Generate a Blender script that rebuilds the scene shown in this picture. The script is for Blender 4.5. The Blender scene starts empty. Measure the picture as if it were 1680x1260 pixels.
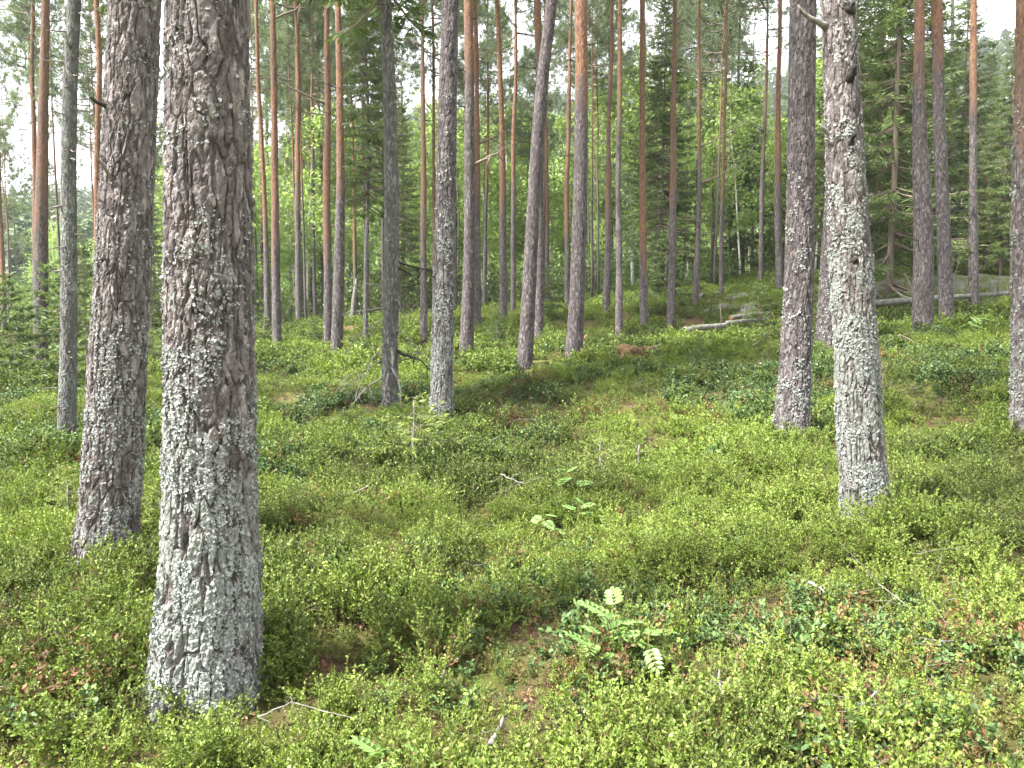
import bpy, math, random
import numpy as np
from mathutils import Vector, Matrix, Quaternion

# ------------------------------------------------------------------ camera, sky, sun, exposure
scene = bpy.context.scene
COL = scene.collection
F_PX, CX, CY = 1308.0, 840.0, 630.0           # focal length and centre in photograph pixels
PITCH = math.atan((630.0 - 500.0) / F_PX)     # looking slightly down
CAM_H = 1.5
cd = bpy.data.cameras.new('camera'); cam = bpy.data.objects.new('camera', cd); COL.objects.link(cam)
cam.location = (0, 0, CAM_H); cam.rotation_euler = (math.pi / 2 - PITCH, 0, 0)
cd.sensor_width = 36.0; cd.lens = 36.0 * F_PX / 1680.0; cd.clip_start = 0.05; cd.clip_end = 2000.0
scene.camera = cam

SUN_DIR = Vector((-0.62, -0.30, 0.92)).normalized()     # towards the sun: high, left of and behind the camera
w = bpy.data.worlds.new('World'); scene.world = w; w.use_nodes = True
nt = w.node_tree; nt.nodes.clear()
sky = nt.nodes.new('ShaderNodeTexSky'); sky.sky_type = 'NISHITA'; sky.sun_disc = False
sky.sun_elevation = math.asin(SUN_DIR.z); sky.sun_rotation = math.atan2(SUN_DIR.x, SUN_DIR.y)
sky.air_density = 1.0; sky.dust_density = 2.0
cloud = nt.nodes.new('ShaderNodeMix'); cloud.data_type = 'RGBA'
tcw = nt.nodes.new('ShaderNodeTexCoord'); nzw = nt.nodes.new('ShaderNodeTexNoise')
nzw.inputs['Scale'].default_value = 2.2; nzw.inputs['Detail'].default_value = 6.0
rmw = nt.nodes.new('ShaderNodeMapRange')
rmw.inputs['From Min'].default_value = 0.30; rmw.inputs['From Max'].default_value = 0.60
rmw.inputs['To Min'].default_value = 0.82; rmw.inputs['To Max'].default_value = 0.98
nt.links.new(tcw.outputs['Generated'], nzw.inputs['Vector']); nt.links.new(nzw.outputs['Fac'], rmw.inputs['Value'])
nt.links.new(rmw.outputs['Result'], cloud.inputs['Factor'])
nt.links.new(sky.outputs['Color'], cloud.inputs['A']); cloud.inputs['B'].default_value = (5.0, 5.1, 5.3, 1)   # thin bright cloud cover
bg = nt.nodes.new('ShaderNodeBackground'); bg.inputs['Strength'].default_value = 0.10
wo = nt.nodes.new('ShaderNodeOutputWorld')
nt.links.new(cloud.outputs['Result'], bg.inputs['Color']); nt.links.new(bg.outputs['Background'], wo.inputs['Surface'])

sd = bpy.data.lights.new('sun', 'SUN'); sun = bpy.data.objects.new('sun', sd); COL.objects.link(sun)
sd.energy = 4.2; sd.angle = math.radians(9); sd.color = (1.0, 0.97, 0.93)
sun.rotation_euler = SUN_DIR.to_track_quat('Z', 'Y').to_euler(); sun.location = (-20, -10, 40)

vs = scene.view_settings
vs.view_transform = 'Standard'; vs.look = 'None'; vs.gamma = 1.0; vs.use_curve_mapping = False
vs.exposure = 2.52
scene.render.engine = 'CYCLES'
scene.cycles.max_bounces = 10; scene.cycles.diffuse_bounces = 5; scene.cycles.transmission_bounces = 6
scene.cycles.use_adaptive_sampling = True; scene.cycles.adaptive_threshold = 0.025
scene.cycles.transparent_max_bounces = 4; scene.cycles.glossy_bounces = 2

# ------------------------------------------------------------------ numeric helpers
rng = np.random.default_rng(11)
random.seed(5)
SP, CP = math.sin(PITCH), math.cos(PITCH)

def ray(u, v):
    dx = (u - CX) / F_PX; dy = -(v - CY) / F_PX
    return np.array([dx, CP + dy * SP, -SP + dy * CP])
def at_y(u, v, Y):
    d = ray(u, v); return d * (Y / d[1]) + np.array([0, 0, CAM_H])
def at_depth(u, v, t):
    return ray(u, v) * t + np.array([0, 0, CAM_H])
def depth_of(p):
    return p[1] * CP - (p[2] - CAM_H) * SP
def sstep(a, b, x):
    t = np.clip((x - a) / (b - a), 0, 1); return t * t * (3 - 2 * t)

def hash3(ix, iy, iz, seed):
    h = (ix.astype(np.int64) * 374761393 + iy.astype(np.int64) * 668265263 + iz.astype(np.int64) * 2147483647 + seed * 974634101) & 0xFFFFFFFF
    h = ((h ^ (h >> 13)) * 1274126177) & 0xFFFFFFFF
    h = ((h ^ (h >> 16)) * 2246822519) & 0xFFFFFFFF
    h = h ^ (h >> 15)
    return (h & 0xFFFFFF).astype(np.float64) / 16777216.0
def vnoise(x, y, z, seed=0):
    ix, iy, iz = np.floor(x), np.floor(y), np.floor(z)
    fx, fy, fz = x - ix, y - iy, z - iz
    fx, fy, fz = fx * fx * (3 - 2 * fx), fy * fy * (3 - 2 * fy), fz * fz * (3 - 2 * fz)
    r = 0
    for dx in (0, 1):
        wx = fx if dx else 1 - fx
        for dy in (0, 1):
            wy = fy if dy else 1 - fy
            for dz in (0, 1):
                wz = fz if dz else 1 - fz
                r = r + wx * wy * wz * hash3(ix + dx, iy + dy, iz + dz, seed)
    return r * 2 - 1
def fbm(x, y, z, seed=0, oct=3):
    r = 0; a = 1.0; s = 1.0
    for o in range(oct):
        r = r + a * vnoise(x * s, y * s, z * s, seed + o * 17); a *= 0.5; s *= 2.03
    return r
def worley(x, y, z, seed=0):
    ix, iy, iz = np.floor(x), np.floor(y), np.floor(z)
    f1 = np.full(x.shape, 9.0); f2 = np.full(x.shape, 9.0); cid = np.zeros(x.shape); lz = np.zeros(x.shape)
    for dx in (-1, 0, 1):
        for dy in (-1, 0, 1):
            for dz in (-1, 0, 1):
                cx, cy, cz = ix + dx, iy + dy, iz + dz
                h = hash3(cx, cy, cz, seed)
                px = cx + h; py = cy + (h * 57.31) % 1.0; pz = cz + (h * 913.7) % 1.0
                d = np.sqrt((px - x) ** 2 + (py - y) ** 2 + (pz - z) ** 2)
                n1 = d < f1
                f2 = np.where(n1, f1, np.minimum(f2, d)); lz = np.where(n1, z - pz, lz); cid = np.where(n1, (h * 7919.3) % 1.0, cid); f1 = np.where(n1, d, f1)
    worley.lz = lz
    return f1, f2, cid

# ------------------------------------------------------------------ mesh helpers
def mk_mesh(name, V, faces, mats=(), midx=None, attrs=None, smooth=False, loose_ok=False):
    V = np.asarray(V, dtype=np.float32).reshape(-1, 3)
    if isinstance(faces, np.ndarray): faces = [faces]
    faces = [np.asarray(f, dtype=np.int32) for f in faces if len(f)]
    me = bpy.data.meshes.new(name)
    me.vertices.add(len(V)); me.vertices.foreach_set('co', V.ravel())
    if faces:
        lv = np.concatenate([f.ravel() for f in faces])
        lt = np.concatenate([np.full(len(f), f.shape[1], dtype=np.int32) for f in faces])
        ls = np.concatenate([[0], np.cumsum(lt)[:-1]]).astype(np.int32)
        me.loops.add(len(lv)); me.loops.foreach_set('vertex_index', lv)
        me.polygons.add(len(lt)); me.polygons.foreach_set('loop_start', ls); me.polygons.foreach_set('loop_total', lt)
        if midx is not None: me.polygons.foreach_set('material_index', np.asarray(midx, dtype=np.int32))
        me.polygons.foreach_set('use_smooth', np.full(len(lt), smooth))
    for m in mats: me.materials.append(m)
    me.update(calc_edges=True)
    if attrs:
        for k, (dom, typ, arr) in attrs.items():
            a = me.attributes.new(k, typ, dom)
            arr = np.asarray(arr)
            if typ == 'FLOAT_VECTOR': a.data.foreach_set('vector', arr.astype(np.float32).ravel())
            elif typ == 'INT': a.data.foreach_set('value', arr.astype(np.int32).ravel())
            elif typ == 'BOOLEAN': a.data.foreach_set('value', arr.astype(bool).ravel())
            else: a.data.foreach_set('value', arr.astype(np.float32).ravel())
    return me

class Geo:
    """collects triangles / quads with a material index and a per-face random"""
    def __init__(s): s.V = []; s.F3 = []; s.F4 = []; s.m3 = []; s.m4 = []; s.n = 0
    def add(s, V, F3=None, F4=None, mat=0):
        V = np.asarray(V, float).reshape(-1, 3)
        if F3 is not None and len(F3): F3 = np.asarray(F3, int); s.F3.append(F3 + s.n); s.m3.append(np.full(len(F3), mat))
        if F4 is not None and len(F4): F4 = np.asarray(F4, int); s.F4.append(F4 + s.n); s.m4.append(np.full(len(F4), mat))
        s.V.append(V); s.n += len(V)
    def tube(s, pts, rad, sides=5, mat=0, cap=True):
        pts = np.asarray(pts, float); n = len(pts); rad = np.broadcast_to(np.asarray(rad, float), (n,))
        t = np.gradient(pts, axis=0); t /= np.linalg.norm(t, axis=1)[:, None] + 1e-9
        ref = np.array([0.0, 0, 1]) if abs(t[:, 2]).mean() < 0.8 else np.array([1.0, 0, 0])
        a = np.cross(t, ref); a /= np.linalg.norm(a, axis=1)[:, None] + 1e-9; b = np.cross(t, a)
        th = np.arange(sides) * 2 * np.pi / sides
        V = pts[:, None, :] + rad[:, None, None] * (np.cos(th)[None, :, None] * a[:, None, :] + np.sin(th)[None, :, None] * b[:, None, :])
        V = V.reshape(-1, 3)
        i = np.arange(n - 1)[:, None] * sides; j = np.arange(sides)[None, :]; k = (j + 1) % sides
        F = np.stack([i + j, i + k, i + k + sides, i + j + sides], -1).reshape(-1, 4)
        T = []
        if cap:
            c0 = len(V); V = np.vstack([V, pts[0], pts[-1]])
            for q in range(sides):
                T.append((c0, (q + 1) % sides, q)); T.append((c0 + 1, (n - 1) * sides + q, (n - 1) * sides + (q + 1) % sides))
        s.add(V, T, F, mat)
    def mesh(s, name, mats, smooth=False, attrs=None, face_rand=None):
        V = np.vstack(s.V); fs = []; mi = []
        if s.F3: fs.append(np.vstack(s.F3)); mi.append(np.concatenate(s.m3))
        if s.F4: fs.append(np.vstack(s.F4)); mi.append(np.concatenate(s.m4))
        mi = np.concatenate(mi)
        at = dict(attrs or {})
        if face_rand: at[face_rand] = ('FACE', 'FLOAT', rng.random(len(mi)))
        return mk_mesh(name, V, fs, mats, mi, at, smooth)

def obj(name, me, parent=None, loc=None, label=None, cat=None, group=None, kind=None):
    o = bpy.data.objects.new(name, me); COL.objects.link(o)
    if parent is not None: o.parent = parent
    if loc is not None: o.location = tuple(float(c) for c in loc)
    if label: o['label'] = label
    if cat: o['category'] = cat
    if group: o['group'] = group
    if kind: o['kind'] = kind
    return o

# ------------------------------------------------------------------ materials
def new_mat(name):
    m = bpy.data.materials.new(name); m.use_nodes = True; m.node_tree.nodes.clear(); return m, m.node_tree
def N(nt, typ, **kw):
    n = nt.nodes.new(typ)
    for k, v in kw.items(): setattr(n, k, v)
    return n
def mixc(nt, fac, a, b, mode='MIX'):
    n = N(nt, 'ShaderNodeMix', data_type='RGBA', blend_type=mode)
    for s, v in (('Factor', fac), ('A', a), ('B', b)):
        if isinstance(v, (int, float)): n.inputs[s].default_value = v
        elif isinstance(v, tuple): n.inputs[s].default_value = (*v, 1)
        else: nt.links.new(v, n.inputs[s])
    return n.outputs['Result']
def mth(nt, op, a, b=None, clamp=False):
    n = N(nt, 'ShaderNodeMath', operation=op, use_clamp=clamp)
    for i, v in enumerate((a, b)):
        if v is None: continue
        if isinstance(v, (int, float)): n.inputs[i].default_value = v
        else: nt.links.new(v, n.inputs[i])
    return n.outputs[0]
def mapr(nt, v, a, b, c=0.0, d=1.0):
    n = N(nt, 'ShaderNodeMapRange'); nt.links.new(v, n.inputs['Value'])
    for s, x in (('From Min', a), ('From Max', b), ('To Min', c), ('To Max', d)): n.inputs[s].default_value = x
    return n.outputs['Result']
def noise(nt, vec, scale, detail=4.0, rough=0.55):
    n = N(nt, 'ShaderNodeTexNoise'); n.inputs['Scale'].default_value = scale
    n.inputs['Detail'].default_value = detail; n.inputs['Roughness'].default_value = rough
    nt.links.new(vec, n.inputs['Vector']); return n.outputs['Fac']
def attr(nt, name, typ='GEOMETRY'):
    n = N(nt, 'ShaderNodeAttribute', attribute_type=typ, attribute_name=name); return n.outputs['Fac']
def objvec(nt, scale=(1, 1, 1), out='Object'):
    t = N(nt, 'ShaderNodeTexCoord'); m = N(nt, 'ShaderNodeMapping'); m.inputs['Scale'].default_value = scale
    nt.links.new(t.outputs[out], m.inputs['Vector']); return m.outputs['Vector']
def finish(nt, col, rough=0.8, bump=None, bstr=0.5, bdist=0.01, transl=None, spec=0.3):
    p = N(nt, 'ShaderNodeBsdfPrincipled'); o = N(nt, 'ShaderNodeOutputMaterial')
    p.inputs['Roughness'].default_value = rough; p.inputs['Specular IOR Level'].default_value = spec
    if isinstance(col, tuple): p.inputs['Base Color'].default_value = (*col, 1)
    else: nt.links.new(col, p.inputs['Base Color'])
    if bump is not None:
        b = N(nt, 'ShaderNodeBump'); b.inputs['Strength'].default_value = bstr; b.inputs['Distance'].default_value = bdist
        nt.links.new(bump, b.inputs['Height']); nt.links.new(b.outputs['Normal'], p.inputs['Normal'])
    out = p.outputs[0]
    if transl:
        t = N(nt, 'ShaderNodeBsdfTranslucent'); mx = N(nt, 'ShaderNodeMixShader'); mx.inputs[0].default_value = transl
        if isinstance(col, tuple): t.inputs['Color'].default_value = (*col, 1)
        else:
            br = mixc(nt, 1.0, col, (1.25, 1.3, 0.7), 'MULTIPLY'); nt.links.new(br, t.inputs['Color'])
        nt.links.new(out, mx.inputs[1]); nt.links.new(t.outputs[0], mx.inputs[2]); out = mx.outputs[0]
    nt.links.new(out, o.inputs['Surface'])

def bark_material(name, dark, light, flake, orange, lichen, bump_scale=1.0, bark_mix=1.0):
    m, nt = new_mat(name)
    v = objvec(nt); ve = objvec(nt, (1, 1, 0.35))
    plate, groove, ora, lich = (attr(nt, k) for k in ('plate', 'groove', 'ora', 'lich'))
    n1 = noise(nt, ve, 38, 6, 0.75); n2 = noise(nt, v, 120, 4, 0.7); n3 = noise(nt, ve, 6, 4)
    oi = N(nt, 'ShaderNodeObjectInfo')
    vc = N(nt, 'ShaderNodeTexVoronoi'); vc.inputs['Scale'].default_value = 48; nt.links.new(ve, vc.inputs['Vector'])
    sx = N(nt, 'ShaderNodeSeparateColor'); nt.links.new(vc.outputs['Color'], sx.inputs[0]); cell = sx.outputs[0]
    tone = mth(nt, 'ADD', mth(nt, 'ADD', mth(nt, 'MULTIPLY', plate, 0.40), mth(nt, 'MULTIPLY', cell, 0.28)), mth(nt, 'MULTIPLY', n1, 0.62))
    c = mixc(nt, mapr(nt, tone, 0.40, 0.90), dark, light)
    vor = N(nt, 'ShaderNodeTexVoronoi', feature='DISTANCE_TO_EDGE'); vor.inputs['Scale'].default_value = 30 * bump_scale
    wv = N(nt, 'ShaderNodeVectorMath', operation='ADD'); nt.links.new(ve, wv.inputs[0])
    nn = N(nt, 'ShaderNodeTexNoise'); nn.inputs['Scale'].default_value = 18; nt.links.new(ve, nn.inputs['Vector'])
    sc = N(nt, 'ShaderNodeVectorMath', operation='SCALE'); nt.links.new(nn.outputs['Color'], sc.inputs[0]); sc.inputs['Scale'].default_value = 0.05
    nt.links.new(sc.outputs[0], wv.inputs[1]); nt.links.new(wv.outputs[0], vor.inputs['Vector'])
    vd = mapr(nt, vor.outputs['Distance'], 0.0, 0.22)
    fk = mth(nt, 'MULTIPLY', mapr(nt, plate, 0.80, 0.97), mapr(nt, n1, 0.42, 0.62))
    c = mixc(nt, fk, c, flake)
    c = mixc(nt, mth(nt, 'MULTIPLY', mapr(nt, mth(nt, 'ADD', cell, mth(nt, 'MULTIPLY', n1, .35)), 0.98, 1.10), 0.55), c, (light[0] * 1.7, light[1] * 1.7, light[2] * 1.68))
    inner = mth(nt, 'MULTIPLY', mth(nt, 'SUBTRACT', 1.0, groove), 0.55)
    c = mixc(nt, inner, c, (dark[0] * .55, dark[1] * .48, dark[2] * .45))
    # upper bark of a pine is thin and orange, in flakes
    oc = mixc(nt, mapr(nt, mth(nt, 'ADD', mth(nt, 'MULTIPLY', n1, .7), mth(nt, 'MULTIPLY', cell, .3)), 0.36, 0.68), orange, (orange[0] * 0.42, orange[1] * 0.42, orange[2] * 0.55))
    of = mth(nt, 'ADD', ora, mth(nt, 'MULTIPLY', mth(nt, 'SUBTRACT', n3, 0.5), mth(nt, 'MULTIPLY', mth(nt, 'MULTIPLY', ora, mth(nt, 'SUBTRACT', 1.0, ora)), 6.0)))
    c = mixc(nt, mapr(nt, of, 0.15, 0.85), c, oc)
    # lichen crust
    ln = noise(nt, v, 42, 5, 0.7); l2 = noise(nt, v, 7, 2)
    lsum = mth(nt, 'ADD', mth(nt, 'ADD', mth(nt, 'MULTIPLY', ln, 0.8), mth(nt, 'MULTIPLY', l2, 0.62)), mth(nt, 'MULTIPLY', lich, 0.60))
    lf = mth(nt, 'MULTIPLY', mapr(nt, lsum, 0.95, 1.10), mapr(nt, groove, 0.25, 0.85))
    lc = mixc(nt, n2, lichen, (lichen[0] * 0.62, lichen[1] * 0.66, lichen[2] * 0.62))
    c = mixc(nt, mth(nt, 'MULTIPLY', lf, 0.8), c, lc)
    h = mth(nt, 'ADD', mth(nt, 'MULTIPLY', vd, 0.7), mth(nt, 'ADD', mth(nt, 'MULTIPLY', n2, 0.5), mth(nt, 'MULTIPLY', n1, 0.9)))
    finish(nt, c, 0.88, h, 0.75, 0.012 / bump_scale, spec=0.2)
    return m
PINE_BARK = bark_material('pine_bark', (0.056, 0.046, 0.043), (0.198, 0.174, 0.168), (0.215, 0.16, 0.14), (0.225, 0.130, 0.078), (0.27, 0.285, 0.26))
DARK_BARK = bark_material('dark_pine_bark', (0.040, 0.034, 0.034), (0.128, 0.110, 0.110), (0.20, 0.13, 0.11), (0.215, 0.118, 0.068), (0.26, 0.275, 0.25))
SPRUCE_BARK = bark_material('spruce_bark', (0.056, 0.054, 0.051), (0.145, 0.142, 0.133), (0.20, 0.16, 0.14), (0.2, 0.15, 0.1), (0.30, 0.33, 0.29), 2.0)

def leaf_material(name, a, b, c, inst=True, transl=0.35, rough=0.5, spec=0.35, third=(0.72, 0.92)):
    """colours a -> b by patch tint, c for a share of the leaves"""
    m, nt = new_mat(name)
    oi = N(nt, 'ShaderNodeObjectInfo')
    t = attr(nt, 'tint', 'INSTANCER') if inst else oi.outputs['Random']
    lf = attr(nt, 'lf')
    mixv = mth(nt, 'ADD', mth(nt, 'MULTIPLY', t, 0.7), mth(nt, 'MULTIPLY', lf, 0.45), True)
    col = mixc(nt, mixv, a, b)
    col = mixc(nt, mapr(nt, lf, third[0], third[1]), col, c)
    finish(nt, col, rough, transl=transl, spec=spec)
    return m
BILBERRY = leaf_material('bilberry_leaf', (0.025, 0.046, 0.010), (0.175, 0.245, 0.038), (0.265, 0.33, 0.075), third=(0.72, 1.0), transl=0.27)
LINGON = leaf_material('lingonberry_leaf', (0.026, 0.060, 0.017), (0.075, 0.13, 0.037), (0.12, 0.175, 0.06), transl=0.12, rough=0.5, spec=0.3)
BROWNLEAF = leaf_material('withered_shrub_leaf', (0.085, 0.042, 0.022), (0.17, 0.085, 0.038), (0.20, 0.15, 0.05), transl=0.2, rough=0.7)
PINE_NEEDLE = leaf_material('pine_needles', (0.095, 0.132, 0.078), (0.14, 0.182, 0.108), (0.18, 0.215, 0.13), inst=False, transl=0.40, rough=0.6)
SPRUCE_NEEDLE = leaf_material('spruce_needles', (0.060, 0.096, 0.036), (0.105, 0.15, 0.048), (0.155, 0.195, 0.06), inst=False, transl=0.34, rough=0.6, third=(0.6, 1.0))
YOUNG_SPRUCE = leaf_material('young_spruce_needles', (0.12, 0.165, 0.035), (0.17, 0.21, 0.045), (0.24, 0.265, 0.065), inst=False, transl=0.25, rough=0.6)
BIRCH_LEAF = leaf_material('birch_leaves', (0.19, 0.265, 0.095), (0.25, 0.33, 0.13), (0.30, 0.38, 0.16), inst=False, transl=0.58, rough=0.5)
MOSSLEAF = leaf_material('moss_sprigs', (0.065, 0.085, 0.02), (0.15, 0.165, 0.04), (0.19, 0.13, 0.06), transl=0.2, rough=0.7, third=(.75, 1.0))
BUSH = leaf_material('bush_leaves', (0.065, 0.11, 0.03), (0.15, 0.215, 0.06), (0.21, 0.28, 0.09), inst=True, transl=0.4, rough=0.5)
FAR_NEEDLE = leaf_material('far_needles', (0.055, 0.095, 0.055), (0.12, 0.17, 0.08), (0.17, 0.22, 0.10), inst=True, transl=0.15, rough=0.7)
ROWAN_LEAF = leaf_material('rowan_leaf', (0.15, 0.27, 0.075), (0.19, 0.31, 0.095), (0.24, 0.34, 0.115), inst=False, transl=0.4, rough=0.45)

def plain_noise_mat(name, a, b, scale=20, rough=0.9, stretch=(1, 1, 1), bstr=0.6, bdist=0.01, c=None, cs=(0.55, 0.68)):
    m, nt = new_mat(name); v = objvec(nt, stretch)
    n1 = noise(nt, v, scale, 6, 0.65); n2 = noise(nt, v, scale * 0.3, 3)
    col = mixc(nt, mapr(nt, n1, 0.32, 0.68), a, b)
    if c: col = mixc(nt, mapr(nt, n2, *cs), col, c)
    finish(nt, col, rough, n1, bstr, bdist, spec=0.2); return m
STEM = plain_noise_mat('shrub_stem', (0.10, 0.10, 0.035), (0.16, 0.12, 0.055), 60)
TWIG = plain_noise_mat('grey_dead_twig', (0.10, 0.09, 0.078), (0.25, 0.232, 0.205), 40, stretch=(1, 1, 1), c=(0.12, 0.10, 0.085))
BRANCH = plain_noise_mat('branch_bark', (0.11, 0.085, 0.07), (0.19, 0.15, 0.12), 30)
DARKKNOT = plain_noise_mat('black_resin_knot', (0.012, 0.011, 0.010), (0.04, 0.036, 0.032), 60)
LICHEN = plain_noise_mat('lichen_flake', (0.15, 0.16, 0.145), (0.37, 0.385, 0.355), 55, bstr=1.0, bdist=0.006)
BIRCH_BARK = plain_noise_mat('birch_bark', (0.55, 0.54, 0.50), (0.70, 0.69, 0.65), 14, stretch=(1, 1, 3), c=(0.05, 0.045, 0.04), cs=(0.58, 0.66))
ROCK = plain_noise_mat('lichened_rock', (0.07, 0.068, 0.06), (0.20, 0.195, 0.165), 11, c=(0.085, 0.10, 0.03), cs=(.40, .56), bstr=0.9, bdist=0.05)
LOGWOOD = plain_noise_mat('weathered_log', (0.075, 0.069, 0.062), (0.21, 0.20, 0.18), 14, stretch=(1, 1, 1), c=(0.10, 0.09, 0.08), cs=(0.5, 0.6))
CUTWOOD = plain_noise_mat('cut_wood', (0.10, 0.05, 0.03), (0.26, 0.15, 0.085), 30)
ROTWOOD = plain_noise_mat('rotten_mossy_wood', (0.045, 0.030, 0.017), (0.155, 0.10, 0.045), 18, c=(0.085, 0.085, 0.022), bstr=1.0, bdist=0.04)
LITTER = leaf_material('dry_leaf', (0.20, 0.10, 0.05), (0.29, 0.16, 0.085), (0.33, 0.21, 0.12), inst=True, transl=0.1, rough=0.8)

def ground_material():
    m, nt = new_mat('forest_floor'); v = objvec(nt)
    n1 = noise(nt, v, 0.9, 6, 0.6); n2 = noise(nt, v, 9, 6, 0.7); n3 = noise(nt, v, 130, 5, 0.8); n4 = noise(nt, v, 2.7, 4)
    moss = mixc(nt, mapr(nt, n2, 0.3, 0.7), (0.060, 0.075, 0.018), (0.13, 0.145, 0.036))
    litter = mixc(nt, mapr(nt, n3, 0.35, 0.7), (0.045, 0.030, 0.018), (0.21, 0.135, 0.078))
    c = mixc(nt, mapr(nt, mth(nt, 'ADD', mth(nt, 'MULTIPLY', n1, 0.5), mth(nt, 'MULTIPLY', n4, 0.5)), 0.44, 0.56), moss, litter)
    pos = N(nt, 'ShaderNodeNewGeometry'); ln = N(nt, 'ShaderNodeVectorMath', operation='LENGTH'); nt.links.new(pos.outputs['Position'], ln.inputs[0])
    green = mixc(nt, mapr(nt, n1, 0.35, 0.65), (0.09, 0.13, 0.03), (0.16, 0.22, 0.06))
    c = mixc(nt, mapr(nt, ln.outputs['Value'], 28, 45), c, green)          # low green cover beyond the stand
    h = mth(nt, 'ADD', n3, mth(nt, 'MULTIPLY', n2, 2.0))
    finish(nt, c, 0.95, h, 0.8, 0.03, spec=0.1); return m
GROUND = ground_material()

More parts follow.
